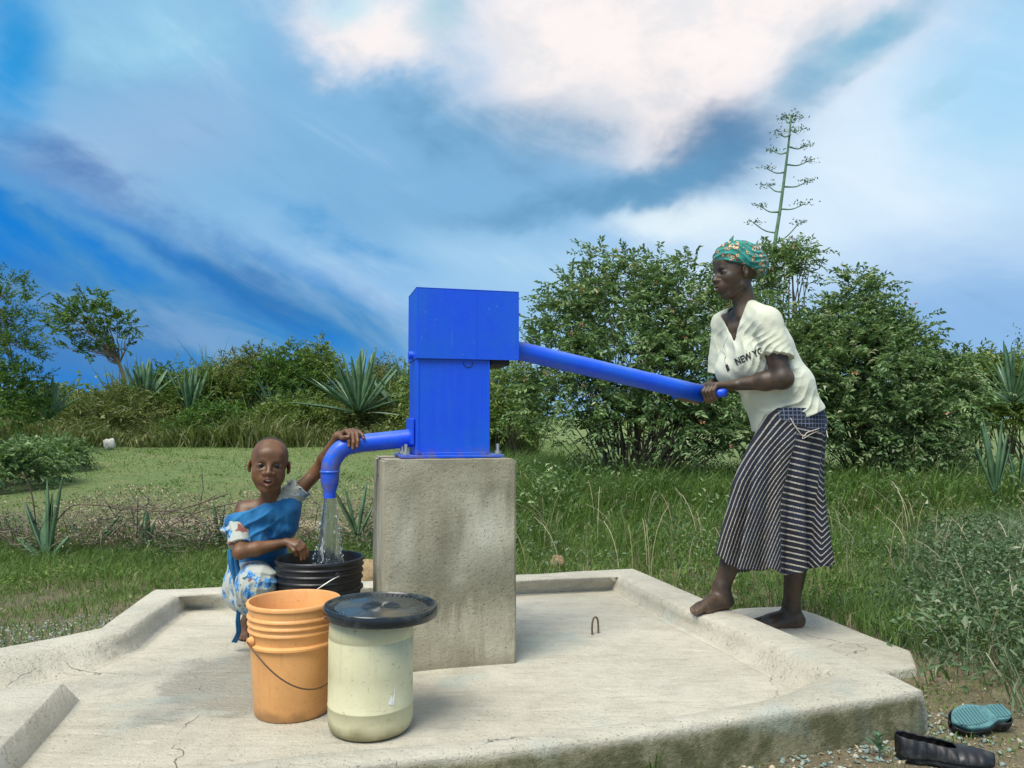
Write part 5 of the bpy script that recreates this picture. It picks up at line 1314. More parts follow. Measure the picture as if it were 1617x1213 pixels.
def head_prims(c, F, H, child=False, mouth=0.0, nose=1.0):
    """a head in frame F (x to its own right, y forward, z up), height H from chin to crown"""
    def T(x, y, z): return c + F @ Vector((x, y, z)) * H
    def r(*a): return [q * H for q in a]
    pr = []; K = H * .05
    pr.append(ell(T(0, -.06, .13), r(.315, .40, .36), F, K))                  # cranium
    pr.append(ell(T(0, .10, -.05), r(.275, .27, .36), F, K * 1.5))           # face block
    pr.append(ell(T(0, .10, -.25), r(.20 if not child else .215, .22, .22), F, K * 1.5))          # jaw
    pr.append(ell(T(0, .245, -.41), r(.085, .075, .07), F, K * 1.2))         # chin
    for s in (-1, 1):
        pr.append(ell(T(s * .165, .205, -.10), r(.09, .10, .085), F, K * 1.4))                 # cheek
        if child: pr.append(ell(T(s * .165, .19, -.20), r(.105, .105, .12), F, K * 1.4))
        pr.append(cone(T(s * .20, -.0, -.26), T(s * .09, .20, -.40), .06 * H, .05 * H, K * 1.3))      # jaw line
    pr.append(cone(T(-.13, .295, .075), T(.13, .295, .075), .05 * H, .05 * H, K))              # brow
    pr.append(ell(T(0, .26, .20), r(.20, .10, .12), F, K * 1.5))
    for s in (-1, 1): pr.append(ell(T(s * .135, .375, .005), r(.085, .075, .050), F, K * .9, 'sub'))       # sockets
    for s in (-1, 1):                                                                           # lids
        pr.append(ell(T(s * .135, .262, -.002), r(.082, .078, .060), F, K * .3))
        pr.append(ell(T(s * .135, .345, -.004), r(.055, .040, .0125 if not child else .024), F, K * .25, 'sub'))
    pr.append(cone(T(0, .335, .04), T(0, .405, -.10), .030 * H, .042 * H, K * .8))              # nose ridge
    pr.append(ell(T(0, .415, -.118), r(.052 * nose, .045, .040), F, K * .5))
    for s in (-1, 1):
        pr.append(ell(T(s * .058 * nose, .375, -.128), r(.040 * nose, .045, .032), F, K * .4))
        pr.append(ell(T(s * .030, .415, -.158), r(.016, .02, .012), F, K * .2, 'sub'))
    pr.append(ell(T(0, .31, -.235), r(.135, .095, .11), F, K * 1.4))                            # muzzle
    o = .022 + mouth * .045
    for s in (-1, 1):                                                                           # lips
        pr.append(cone(T(0, .398, -.232 + o * .4), T(s * .085, .345, -.250), .024 * H, .012 * H, K * .28))
        pr.append(cone(T(0, .392, -.275 - o * .9), T(s * .080, .340, -.262 - o * .3), .028 * H, .013 * H, K * .28))
    if mouth: pr.append(ell(T(0, .40, -.262 - .008 * mouth), r(.074, .085, .022 + .018 * mouth), F, K * .15, 'sub'))
    else: pr.append(ell(T(0, .42, -.255), r(.085, .05, .005), F, K * .12, 'sub'))
    for s in (-1, 1):                                                                           # ears
        E = F @ Matrix.Rotation(s * R(-22), 3, 'Z')
        pr.append(ell(T(s * .335, -.03, -.03), r(.030, .065, .105), E, K * .5))
        pr.append(ell(T(s * .365, -.015, -.02), r(.022, .035, .065), E, K * .25, 'sub'))
        pr.append(ell(T(s * .325, -.01, -.12), r(.026, .030, .035), E, K * .4))
    return pr, T
def head_extras(T, F, H, root, skin_eye=True, teeth=False):
    for s in (-1, 1):
        bm = bmesh.new(); bmesh.ops.create_uvsphere(bm, u_segments=24, v_segments=16, radius=.072 * H)
        me = bm_mesh(bm); o = link('eye', me, M['eye'], root, world=True); me.transform(Matrix.Translation(T(s * .132, .266, -.002)) @ (F @ Matrix.Rotation(-math.pi / 2, 3, 'X')).to_4x4() if False else Matrix.Translation(T(s * .132, .266, -.002)))
        d = F @ Vector((0, 1, 0)); cc = T(s * .132, .266, -.002)
        at = me.attributes.new('iris', 'FLOAT', 'POINT'); at.data.foreach_set('value', [float((v.co - cc).normalized().dot(d)) for v in me.vertices])
    if teeth:
        bm = bmesh.new(); bmesh.ops.create_uvsphere(bm, u_segments=20, v_segments=10, radius=1)
        bmesh.ops.transform(bm, matrix=Matrix.Translation(T(0, .326, -.240)) @ F.to_4x4() @ Matrix.Diagonal((.058 * H, .05 * H, .020 * H, 1)), verts=bm.verts)
        link('teeth', bm_mesh(bm), M['teeth'], root, world=True)
def grip_hand(wrist, bar, axis, index_sign, rbar, sc=1.0, spread=.019):
    """fist closed over a bar from above; the wrist is on the side e1"""
    ax = Vector(axis).normalized(); w = Vector(wrist) - Vector(bar); w -= ax * w.dot(ax); e1 = Vector((w.x, w.y, 0)); e1 -= ax * e1.dot(ax); e1.normalize(); e2 = ax.cross(e1)
    if e2.z < 0: e2 = -e2
    def A(deg, r, off): return Vector(bar) + ax * off + (e1 * math.cos(R(deg)) + e2 * math.sin(R(deg))) * r
    pr = []; W0 = Vector(wrist)
    offs = [(1.5 - i) * spread * sc * index_sign for i in range(4)]; ln = [.95, 1.0, .97, .85]; rr = [.0098, .0100, .0095, .0085]
    for o, l, q in zip(offs, ln, rr):
        q *= sc; m = A(108, rbar + .017 * sc, o); p1 = A(108 + 62 * l, rbar + .0125 * sc + .004, o * .98); p2 = A(108 + 118 * l, rbar + .0105 * sc, o * .96); p3 = A(108 + 158 * l, rbar + .009 * sc, o * .94)
        pr += [cone(W0 + ax * o * .45, m, .0155 * sc, .0125 * sc, .010), cone(m, p1, q * 1.15, q * 1.02, .003), cone(p1, p2, q * 1.05, q * .95, .002), cone(p2, p3, q * .96, q * .82, .002)]
    t0 = W0.lerp(A(20, rbar + .02, offs[0]), .35) + ax * index_sign * .012 * sc; t1 = A(-25, rbar + .020 * sc, offs[0] + index_sign * .012 * sc); t2 = A(-75, rbar + .015 * sc, offs[0] + index_sign * .010 * sc); t3 = A(-118, rbar + .011 * sc, offs[0] + index_sign * .004 * sc)
    pr += [cone(t0, t1, .015 * sc, .0125 * sc, .008), cone(t1, t2, .0125 * sc, .0108 * sc, .003), cone(t2, t3, .0108 * sc, .009 * sc, .003)]
    return pr
def foot_prims(ankle, d, zg, big_side, L=.235, sc=1.0):
    """bare foot; d horizontal direction of the toes, big_side the direction of the big toe's side"""
    d = Vector(d).normalized(); b = Vector(big_side).normalized(); a = Vector(ankle); base = Vector((a.x, a.y, zg))
    def Q(f, s, z): return base + d * f * L + b * s * L + Vector((0, 0, z * L))
    pr = [ell(Q(-.13, 0, .115), (.125 * L, .115 * L, .118 * L), None, .02), cone(a, Q(-.02, 0, .16), .034 * sc, .036 * sc, .02), cone(Q(-.02, 0, .19), Q(.34, .04, .115), .035 * sc, .028 * sc, .02),
          cone(Q(-.1, -.05, .10), Q(.36, -.10, .07), .024 * sc, .018 * sc, .02), cone(Q(-.02, .03, .13), Q(.44, .085, .09), .026 * sc, .022 * sc, .018), cone(Q(.42, .10, .085), Q(.40, -.13, .06), .021 * sc, .0155 * sc, .012)]
    for i, (f, s, r, f2) in enumerate([(.67, .135, .0145, .5), (.665, .048, .0098, .5), (.63, -.028, .0092, .48), (.58, -.098, .0088, .46), (.52, -.162, .0084, .42)]):
        pr.append(cone(Q(f2, s * .95, r / L + .045), Q((f + f2) / 2, s, (r * 1.15) / L + .012), r * .95 * sc, r * .93 * sc, .004)); pr.append(cone(Q((f + f2) / 2, s, (r * 1.15) / L + .012), Q(f, s, (r * .95) / L), r * .93 * sc, r * .88 * sc, .0015))
    for s_ in (-1, 1): pr.append(ell(a + b * s_ * .027 * sc + Vector((0, 0, -.012)), (.014, .014, .014), None, .012))
    return pr

# ---------------------------------------------------------------- skin, cloth
def skin_fn(dark, mid, lips, light, hair=(0.012, 0.011, 0.012), rough=.50, sheen=(.45, .5, .55)):
    def fn(t, bs):
        p = posc(t); n = t.noise(p, 14, 5, .6); f = t.noise(p, 260, 3, .6)
        at = t.node('ShaderNodeAttribute'); at.attribute_name = 'tint'; s = t.node('ShaderNodeSeparateColor'); t.l.new(at.outputs['Color'], s.inputs[0])
        c = t.mix(t.smooth(n, .35, .65), dark, mid); c = t.mix(t.math('MULTIPLY', t.smooth(t.noise(p, 75, 5, .7), .5, .7), .35), c, tuple(x * .5 for x in dark))
        c = t.mix(t.math('MULTIPLY', s.outputs[0], .75), c, lips); c = t.mix(s.outputs[2], c, light)
        hn = t.smooth(t.noise(p, 240, 2), .40, .58)
        c = t.mix(t.math('MULTIPLY', s.outputs[1], t.smooth(hn, 0, 1, .8, 1)), c, hair)
        t.put(bs.inputs['Base Color'], c); bs.inputs['Subsurface Weight'].default_value = .08; bs.inputs['Subsurface Radius'].default_value = (.012, .005, .003); bs.inputs['Subsurface Scale'].default_value = 1
        t.put(bs.inputs['Roughness'], t.math('ADD', t.smooth(n, .3, .7, rough - .06, rough + .10), t.math('MULTIPLY', s.outputs[1], .4))); bs.inputs['Specular IOR Level'].default_value = .6
        t.put(bs.inputs['Normal'], t.bump(t.math('ADD', f, t.math('MULTIPLY', t.math('MULTIPLY', hn, s.outputs[1]), 2)), .35, .002))
    return fn
M['skin_w'] = material('woman_skin', skin_fn((0.036, 0.021, 0.012), (0.085, 0.050, 0.026), (0.085, 0.035, 0.030), (0.26, 0.14, 0.08)))
M['skin_b'] = material('child_skin', skin_fn((0.098, 0.041, 0.013), (0.165, 0.069, 0.022), (0.20, 0.075, 0.06), (0.45, 0.26, 0.18)))
def eye_fn(t, bs):
    at = t.node('ShaderNodeAttribute'); at.attribute_name = 'iris'
    c = t.ramp(at.outputs['Fac'], [(0.0, (0.34, 0.30, 0.26)), (0.74, (0.40, 0.36, 0.31)), (0.79, (0.02, 0.01, 0.006)), (1.0, (0.004, 0.003, 0.003))])
    t.put(bs.inputs['Base Color'], c); bs.inputs['Roughness'].default_value = .08
M['eye'] = material('eye', eye_fn)
M['teeth'] = material('teeth', None, Base_Color=(0.75, 0.73, 0.66, 1), Roughness=.25)
def weave(t, p, s=420): 
    q = t.sep(p); a = t.math('SINE', t.math('MULTIPLY', t.math('ADD', q[0], q[1]), s)); b = t.math('SINE', t.math('MULTIPLY', q[2], s)); return t.math('MULTIPLY', a, b)
def cloth(name, fn_col, rough=.85, wr=.35):
    def fn(t, bs):
        p = posc(t); t.put(bs.inputs['Base Color'], fn_col(t, p)); bs.inputs['Roughness'].default_value = rough; bs.inputs['Sheen Weight'].default_value = .15
        w = t.noise(p, 9, 5, .55, .8)
        t.put(bs.inputs['Normal'], t.bump(t.math('ADD', w, t.math('MULTIPLY', weave(t, p, 1500), .012)), wr, .02))
    m = material(name, fn); return m
M['tee'] = cloth('cream_tshirt', lambda t, p: t.mix(t.smooth(t.noise(p, 5, 5), .3, .7), (0.58, 0.61, 0.50), (0.52, 0.53, 0.41)))
M['ink'] = material('black_print', None, Base_Color=(0.02, 0.02, 0.022, 1), Roughness=.8)
M['bluecloth'] = cloth('plain_blue_cloth', lambda t, p: t.mix(t.smooth(t.noise(p, 11, 4), .3, .7), (0.004, 0.095, 0.25), (0.012, 0.17, 0.38)))
def floral(t, p):
    w = t.vmath('ADD', p, t.vmath('SCALE', t.noise(p, 40, 3, .6, out=1))); w.node.inputs[1].default_value = (0, 0, 0) if False else w.node.inputs[1].default_value
    vo = t.node('ShaderNodeTexVoronoi'); t.put(vo.inputs['Vector'], p); vo.inputs['Scale'].default_value = 21
    d = t.math('ADD', vo.outputs['Distance'], t.math('MULTIPLY', t.math('SUBTRACT', t.noise(p, 70, 3, .6), .5), .75))
    pick = t.sep(vo.outputs['Color'])
    fl = t.smooth(d, .47, .40); ring = t.smooth(t.math('ABSOLUTE', t.math('SUBTRACT', d, .22)), .05, .03)
    blue = t.mix(t.smooth(t.noise(p, 90, 2), .42, .58), (0.02, 0.16, 0.42), (0.10, 0.34, 0.62))
    blue = t.mix(ring, blue, (0.012, 0.05, 0.16)); blue = t.mix(t.smooth(pick[1], .8, .82), blue, (0.22, 0.07, 0.05))
    base = t.mix(t.smooth(t.noise(p, 6, 3), .3, .7), (0.42, 0.44, 0.38), (0.34, 0.37, 0.33))
    c = t.mix(t.math('MULTIPLY', fl, t.smooth(pick[0], .02, .06)), base, blue)
    v2 = t.node('ShaderNodeTexVoronoi'); t.put(v2.inputs['Vector'], p); v2.inputs['Scale'].default_value = 46
    lf = t.math('MULTIPLY', t.smooth(v2.outputs['Distance'], .26, .2), t.smooth(t.noise(p, 13, 2), .52, .56))
    return t.mix(lf, c, (0.03, 0.09, 0.11))
M['floral'] = cloth('blue_floral_print', floral)
def wrapcol(t, p):
    vo = t.node('ShaderNodeTexVoronoi'); t.put(vo.inputs['Vector'], p); vo.inputs['Scale'].default_value = 46; vo.inputs['Randomness'].default_value = .85
    d = vo.outputs['Distance']; ring = t.smooth(t.math('ABSOLUTE', t.math('SUBTRACT', d, .28)), .085, .05); red = t.smooth(t.math('ABSOLUTE', t.math('SUBTRACT', d, .40)), .07, .05); core = t.smooth(d, .13, .09)
    base = t.mix(t.smooth(t.noise(p, 30, 3), .4, .6), (0.010, 0.15, 0.13), (0.016, 0.26, 0.22))
    big = t.smooth(t.noise(p, 26, 2), .36, .42)
    c = t.mix(t.math('MULTIPLY', red, big), base, (0.18, 0.035, 0.02)); c = t.mix(t.math('MULTIPLY', ring, big), c, (0.66, 0.50, 0.28)); return t.mix(t.math('MULTIPLY', core, big), c, (0.03, 0.015, 0.012))
M['wrap'] = cloth('teal_print_headwrap', wrapcol)
def skirt_fn(t, bs):
    at = t.node('ShaderNodeAttribute'); at.attribute_name = 'phase'; a2 = t.node('ShaderNodeAttribute'); a2.attribute_name = 'band'
    p = posc(t); ph = t.math('ADD', at.outputs['Fac'], t.math('MULTIPLY', t.math('SUBTRACT', t.noise(p, 40, 3), .5), .12))
    fr = t.math('FRACT', ph); tri = t.math('ABSOLUTE', t.math('SUBTRACT', fr, .5))
    line = t.smooth(tri, .165, .10)
    knit = t.smooth(t.noise(p, 330, 2, .6), .38, .56)
    thin = t.smooth(t.math('ABSOLUTE', t.math('SUBTRACT', t.math('FRACT', t.math('ADD', ph, .5)), .5)), .05, .03)
    navy = t.mix(t.smooth(t.noise(p, 12, 4), .4, .6), (0.006, 0.007, 0.011), (0.010, 0.014, 0.032))
    c = t.mix(t.math('MULTIPLY', thin, .25), navy, (0.05, 0.06, 0.12))
    c = t.mix(t.math('MULTIPLY', line, t.math('ADD', .35, t.math('MULTIPLY', knit, .6))), c, (0.46, 0.43, 0.37))
    # waistband: blue knit grid
    q = t.sep(p); g1 = t.math('ABSOLUTE', t.math('SINE', t.math('MULTIPLY', q[0], 190))); g2 = t.math('ABSOLUTE', t.math('SINE', t.math('MULTIPLY', q[2], 190)))
    gr = t.smooth(t.math('MINIMUM', g1, g2), .35, .15); band = t.mix(gr, (0.012, 0.018, 0.035), (0.16, 0.20, 0.28))
    t.put(bs.inputs['Base Color'], t.mix(a2.outputs['Fac'], c, band)); bs.inputs['Roughness'].default_value = .95
    t.put(bs.inputs['Normal'], t.bump(t.math('ADD', t.math('MULTIPLY', line, .7), t.math('MULTIPLY', knit, .5)), .6, .004))
M['skirt'] = material('striped_knit_skirt', skirt_fn)
M['cord'] = material('cream_cord', lambda t, b: t.put(b.inputs['Base Color'], t.mix(t.noise(posc(t), 300, 2), (0.30, 0.24, 0.20), (0.62, 0.55, 0.46))), Roughness=.9)
def folds(spec, noise_amp=.0035, nscale=9.0, seed=0.0):
    """cloth folds: spec = list of (point, direction along the fold, across direction, wavelength, amplitude, radius)"""
    def post(A, ax):
        X, Y, Z = ax[0][:, None, None], ax[1][None, :, None], ax[2][None, None, :]
        near = np.abs(A) < .04; i = np.argwhere(near)
        x, y, z = ax[0][i[:, 0]], ax[1][i[:, 1]], ax[2][i[:, 2]]; d = np.zeros(len(i))
        for p, al, ac, wl, am, rad in spec:
            ac = Vector(ac).normalized(); q = np.stack([x - p[0], y - p[1], z - p[2]], 1); u = q @ np.array(ac); al = Vector(al).normalized(); v = q @ np.array(al)
            w = np.exp(-(np.sum(q ** 2, 1)) / rad ** 2); s = u + .018 * np.sin(v * 21 + seed) + .01 * np.sin(v * 43)
            ridge = 1 - np.abs(np.sin(math.pi * s / wl)); d += am * w * (ridge ** 1.4 - .4)
        a = noise_amp
        d += a * (np.sin(x * 31 + seed + 2 * np.sin(z * 17)) * np.sin(z * 23 + y * 19 + 1.3 * np.sin(x * 13)) + .5 * np.sin(x * 67 + z * 51 + seed) * np.sin(z * 71 - y * 53))
        A[tuple(i.T)] -= d.astype(np.float32)
        return A
    return post
# ================================================================ the woman at the handle
def weight(V, c, r): return np.exp(-np.sum((V - np.array(c)) ** 2, 1) / r ** 2)
def build_woman():
    Y0 = 3.15
    def W(px, py, Y=Y0): return P(px, py, Y=Y)
    rear = P(1252, 985, z=SZ)
    root = empty('person', (P(1200, 985, z=SZ).x, 3.13, SZ), label='barefoot woman in teal printed headwrap, cream t-shirt and long striped skirt pushing the pump handle', cat='person')
    # ---- head
    H = .228; c = W(1161, 431, 3.13); yaw = R(10)
    F = frame((-math.cos(yaw), -math.sin(yaw), .02), (-.10, 0, 1)); hp, T = head_prims(c, F, H, nose=1.12)
    tf = Vector((-math.cos(R(38)), -math.sin(R(38)), 0)); neck0 = W(1174, 498)
    up_t = (neck0 - W(1256, 684)).normalized(); TF = frame(tf, up_t); lt = -(TF @ Vector((1, 0, 0)))      # her left
    fw = TF @ Vector((0, 1, 0))
    SL, SR = W(1211, 508, 3.03), W(1143, 512, 3.26)
    EL, ER = W(1236, 598, 2.99), W(1150, 603, 3.35)
    ax_ = (BAR[1] - BAR[0]).normalized(); bL = HB + HDIR * .0025 - ax_ * .070; bR = HB + HDIR * .0025 + ax_ * .085
    WL, WR = bL + Vector((.083, -.004, .033)), bR + Vector((.085, .055, .030))
    pr = []
    torso = [ell(W(1197, 558), (.146, .102, .155), TF, .05), ell(W(1228, 618), (.146, .116, .14), TF, .05), ell(W(1252, 676), (.125, .095, .10), TF, .05), cone(SL + Vector((0, .02, .0)), SR, .044, .042, .03)]
    pr += torso
    pr += [cone(W(1184, 492, 3.12), SL, .030, .036, .03), cone(W(1162, 498, 3.19), SR, .026, .034, .03), cone(neck0 + Vector((.02, 0, -.03)), c + F @ Vector((0, -.08, -.22)) * H, .046, .042, .025), cone(neck0 + Vector((-.02, -.03, -.01)), c + F @ Vector((.06, .0, -.28)) * H, .018, .016, .02)]
    # collar bones and neck cords
    for s in (-1, 1): pr.append(cone(neck0 + fw * .058 + lt * s * .012 - up_t * .040, neck0 + lt * s * .055 + fw * .042 - up_t * .030, .010, .008, .025))
    for E_, S_, Wr in ((EL, SL, WL), (ER, SR, WR)):
        m = S_.lerp(E_, .5); pr += [cone(S_, m, .041, .042, .03), cone(m, E_, .043, .038, .02), ell(E_, (.036, .036, .036), None, .02)]
        m = E_.lerp(Wr, .35); pr += [cone(E_, m, .036, .037, .02), cone(m, Wr, .036, .0215, .02)]
    pr += grip_hand(WL, bL, ax_, 1, .0165) + grip_hand(WR, bR, ax_, -1, .0165)
    # legs
    hipL, hipR = W(1258, 705, 3.12), W(1244, 705, 3.19)
    gL = P(1252, 990, z=SZ); gR = P(1137, 962, z=ZR)
    aL, aR = Vector((gL.x - .002, gL.y + .01, SZ + .085)), Vector((gR.x + .006, gR.y, ZR + .088))
    kL, kR = W(1263, 835, 3.13), W(1180, 818, 3.17)
    for h_, k_, a_ in ((hipL, kL, aL), (hipR, kR, aR)):
        pr += [cone(h_, k_, .062, .050, .03), cone(k_, k_.lerp(a_, .35), .049, .050, .03), cone(k_.lerp(a_, .35), a_, .050, .032, .03)]
    pr += foot_prims(aL, (-1, -.10, 0), SZ - .001, (0, 1, 0), .232) + foot_prims(aR, (-.88, -.47, 0), ZR + .001, (.47, -.88, 0), .24)
    pr += hp
    lipc = T(0, .40, -.262)
    def tint(V):
        n = len(V); a = np.zeros((n, 3))
        q = (V - np.array(c)) @ np.array(F) / H      # head coordinates
        a[:, 0] = np.exp(-((q[:, 0] / .085) ** 4 + ((q[:, 2] + .255) / .052) ** 4)) * (q[:, 1] > .30) * (np.abs(q).max(1) < .8)
        for bb in (bL, bR):
            dd = V - np.array(bb); near = np.linalg.norm(dd, axis=1) < .07; a[:, 2] += near * np.clip((-dd[:, 2] - .012) / .02, 0, 1) * .55
        for z_, g in ((SZ, gL), (ZR, gR)):
            near = (np.linalg.norm(V[:, :2] - np.array(g)[:2], axis=1) < .2) & (V[:, 2] < z_ + .03) & (V[:, 2] > z_ - .02); a[:, 2] += near * np.clip((.022 - (V[:, 2] - z_)) / .02, 0, 1) * .5
        return np.clip(a, 0, 1)
    lo, hi = bbox(pr, -.008); ha = np.minimum(np.array(bL), np.array(bR)) + [-.065, 0, -.06]; hb = np.maximum(np.array(WL), np.array(WR)) + [.012, 0, .035]
    gx = graded(lo[0], hi[0], .0042, [(min(ha[0], c.x - .13), c.x + .13, .0023)]); gy = graded(lo[1], hi[1], .0040, [(2.98, 3.32, .0026)])
    gzz = graded(lo[2], hi[2], .0048, [(c.z - .135, c.z + .06, .0020), (ha[2], hb[2], .0023), (lo[2], SZ + .06, .0026), (ZR - .01, ZR + .07, .0026)])
    boxes = [([gx, gy, gzz], None, None)]
    body = sdf_mesh('body', pr, boxes, tint=tint)
    link('body', body, M['skin_w'], root, world=True)
    head_extras(T, F, H, root)
    # ---- headwrap
    wc = T(0, -.115, .185); n_ = (F @ Vector((0, .42, -1))).normalized(); WF = frame(F @ Vector((0, -1, -.35)), F @ Vector((0, -.35, 1)))
    pe = T(0, .36, .235)
    wr = [ell(wc, (.40 * H, .50 * H, .385 * H), WF, .01), ell(T(0, -.34, .10), (.27 * H, .21 * H, .27 * H), WF, .04)]
    pl = (pe, n_)
    def post(A, ax):
        A = folds([(T(0, 0, .2), F @ Vector((0, -1, -.5)), F @ Vector((.25, -.45, 1)), .024, .0085, .16)], .0010, seed=1.0)(A, ax)
        X, Y_, Z = ax[0][:, None, None], ax[1][None, :, None], ax[2][None, None, :]
        cut = (X - pe.x) * n_.x + (Y_ - pe.y) * n_.y + (Z - pe.z) * n_.z
        return np.maximum(A, cut).astype(np.float32)
    lo, hi = bbox(wr); hw = sdf_mesh('headwrap', wr, [(lo, hi, .0022)], post=post)
    hwo = link('headwrap', hw, M['wrap'], root, world=True)
    for q, r_, l in ((T(.04, -.02, .555), .012, .03), (T(.1, -.52, .42), .010, .035)):     # tucked cloth ends
        v, f = tube([q, q + (F @ Vector((.2, -.1, 1))) * l * .5, q + (F @ Vector((.1, -.5, 1.2))) * l], [r_, r_ * .7, .001], 8); link('cloth_end', mesh('e', v, f), M['wrap'], hwo, world=True)
    # ---- t-shirt
    sl = W(1228, 564, 3.00); slr = W(1138, 590, 3.29); dl = (sl - SL).normalized(); dr = (slr - SR).normalized()
    hemL = W(1222, 564, 3.00); nl = Vector((-.33, -.1, -.94)).normalized(); nl = Vector((.33, 0, -.95)).normalized() if False else (dl * 1.0 + Vector((-.35, 0, 0))).normalized()
    gsh = .014
    sh = [ell(W(1197, 558), (.158, .116, .168), TF, .05), ell(W(1228, 618), (.158, .128, .15), TF, .05), ell(W(1246, 668), (.160, .132, .13), TF, .05), cone(SL + Vector((-.004, .02, -.006)), SR + Vector((.008, 0, -.004)), .056, .054, .04),
          ell(W(1176, 575) + lt * .058 + fw * .030, (.072, .066, .078), TF, .04), ell(W(1180, 577) - lt * .058 + fw * .030, (.070, .062, .078), TF, .04),
          cone(SL, sl + dl * .03, .056, .063, .010, clip=[(sl, nl)]), cone(SR, slr + dr * .03, .050, .058, .012, clip=[(slr, dr)])]
    sh += [cone(W(1186, 487, 3.11), SL, .036, .050, .03), cone(W(1160, 494, 3.20), SR, .032, .046, .03)]
    neckc = neck0 + Vector((-.004, 0, .0))
    h1, h2 = W(1205, 678), W(1300, 642); hd = (h2 - h1).normalized(); hn = Vector((hd.z, 0, -hd.x)); 
    if hn.z > 0: hn = -hn
    fo = folds([(W(1200, 560, 2.98), (.4, 0, 1), (1, 0, -.35), .026, .012, .075), (W(1262, 645, 3.0), (1, 0, .75), (-.6, 0, 1), .041, .009, .09), (W(1225, 660, 3.0), (1, 0, .35), (-.3, 0, 1), .047, .008, .09),
                (W(1165, 540, 3.05), (.15, 0, 1), (1, -.3, -.1), .036, .009, .10), (W(1140, 545, 3.2), (.1, 0, 1), (1, 0, 0), .03, .005, .06), (W(1252, 590, 3.0), (1, 0, .3), (-.2, 0, 1), .037, .006, .05)], .0022, seed=2.0)
    def post(A, ax):
        A = fo(A, ax); X, Y_, Z = ax[0][:, None, None], ax[1][None, :, None], ax[2][None, None, :]
        # V neck and neck opening in the torso's own frame
        O = neckc; q = [(X - O.x) * v[0] + (Y_ - O.y) * v[1] + (Z - O.z) * v[2] for v in (lt, fw, up_t)]
        vcut = np.maximum(np.abs(q[0] + .022) - (q[2] + .088) * .58, -q[1] - .0); hole = np.sqrt((q[0]) ** 2 + (q[1] + .0) ** 2) - .058; hole = np.maximum(hole, -q[2] - .035)
        hem = (X - h1.x) * hn.x + (Z - h1.z) * hn.z
        shell = np.maximum(A, -(A + .0075))
        # keep the garment closed at the arm side: hollow only near its openings
        return np.maximum(np.maximum(shell, hem), -np.minimum(vcut, hole)).astype(np.float32)
    lo, hi = bbox(sh, -.01); tee = sdf_mesh('tshirt', sh, [(lo, hi, .0031)], post=post)
    teo = link('tshirt', tee, M['tee'], root, world=True)
    # print on the chest: text laid on the cloth
    bvh = BVHTree.FromPolygons([v.co.copy() for v in tee.vertices], [tuple(p.vertices) for p in tee.polygons])
    tb = sdf_mesh('tmp', sh[:6], [(lo, hi, .006)], post=lambda A, ax: (fo(A, ax) - .001).astype(np.float32))
    bvt = BVHTree.FromPolygons([v.co.copy() for v in tb.vertices], [tuple(p.vertices) for p in tb.polygons])
    def print_text(s, px, py, size, ang, extra=.0008, bold=.0, ys=1.0, name='chest_lettering'):
        cu = bpy.data.curves.new('t', 'FONT'); cu.body = s; cu.size = 1; cu.offset = bold; cu.resolution_u = 3; to = bpy.data.objects.new('t', cu); col.objects.link(to)
        me = bpy.data.meshes.new_from_object(to.evaluated_get(bpy.context.evaluated_depsgraph_get())); bpy.data.objects.remove(to)
        bm = bmesh.new(); bm.from_mesh(me); bmesh.ops.triangulate(bm, faces=bm.faces); bmesh.ops.subdivide_edges(bm, edges=[e for e in bm.edges if e.calc_length() > .12], cuts=2); ca, sa = math.cos(R(ang)), math.sin(R(ang))
        for v in bm.verts:
            x, y = v.co.x * size, v.co.y * size * ys; qx, qy = px + x * ca - y * sa, py - (x * sa + y * ca)
            d = ray(qx, qy); hit = bvt.ray_cast(EYE, d); h2_ = bvh.ray_cast(EYE, d)
            if hit[0] is not None and h2_[0] is not None and (hit[0] - h2_[0]).length < .022: hit = h2_
            v.co = (hit[0] - d * .0022) if hit[0] is not None else EYE + d * 3.0
        bmesh.ops.triangulate(bm, faces=bm.faces)
        me2 = bm_mesh(bm); link(name, me2, M['ink'], teo, world=True, smooth=False)
    print_text('NEW YORK', 1163, 577, 12.0, 24, bold=.035, ys=1.25)
    print_text('established in the city', 1173, 581.5, 4.2, 24, bold=.03, name='small_lettering') if False else None
    # placket lace and small dark tag
    def on_shirt(px, py, off=.003): d = ray(px, py); h_ = bvh.ray_cast(EYE, d); return (h_[0] if h_[0] is not None else EYE + d * 3.0) - d * off
    line = [(1149, 532), (1143, 545), (1141, 553), (1146, 561), (1144, 568), (1147, 576)]
    v, f = tube(spline([on_shirt(*q) for q in line], 4), .0014, 6); link('neck_lace', mesh('l', v, f), M['cord'], teo, world=True)
    a, b, c_, d_ = [on_shirt(*q, .002) for q in ((1145, 577), (1149, 575), (1152.5, 584), (1148.5, 587))]
    link('neck_tag', mesh('t', [a, b, c_, d_], [(0, 1, 2, 3)]), M['ink'], teo, world=True, smooth=False)
    rib = [on_shirt(*q, .001) for q in ((1142, 497), (1144, 510), (1149, 531), (1158, 510), (1168, 492), (1179, 474))]
    # ---- skirt: rings from waist to hem, following the two legs
    rowsY = [(644, 1216, 1301), (655, 1205, 1305), (670, 1199, 1307), (685, 1192, 1307), (705, 1181, 1304), (730, 1169, 1302), (760, 1157, 1302), (800, 1148, 1305), (840, 1138, 1309), (905, 1124, 1314)]
    ys = np.array([r[0] for r in rowsY], float); xl = np.array([r[1] for r in rowsY], float); xr = np.array([r[2] for r in rowsY], float)
    NT_, NU = 150, 420; V = []; ph = []; bd = []
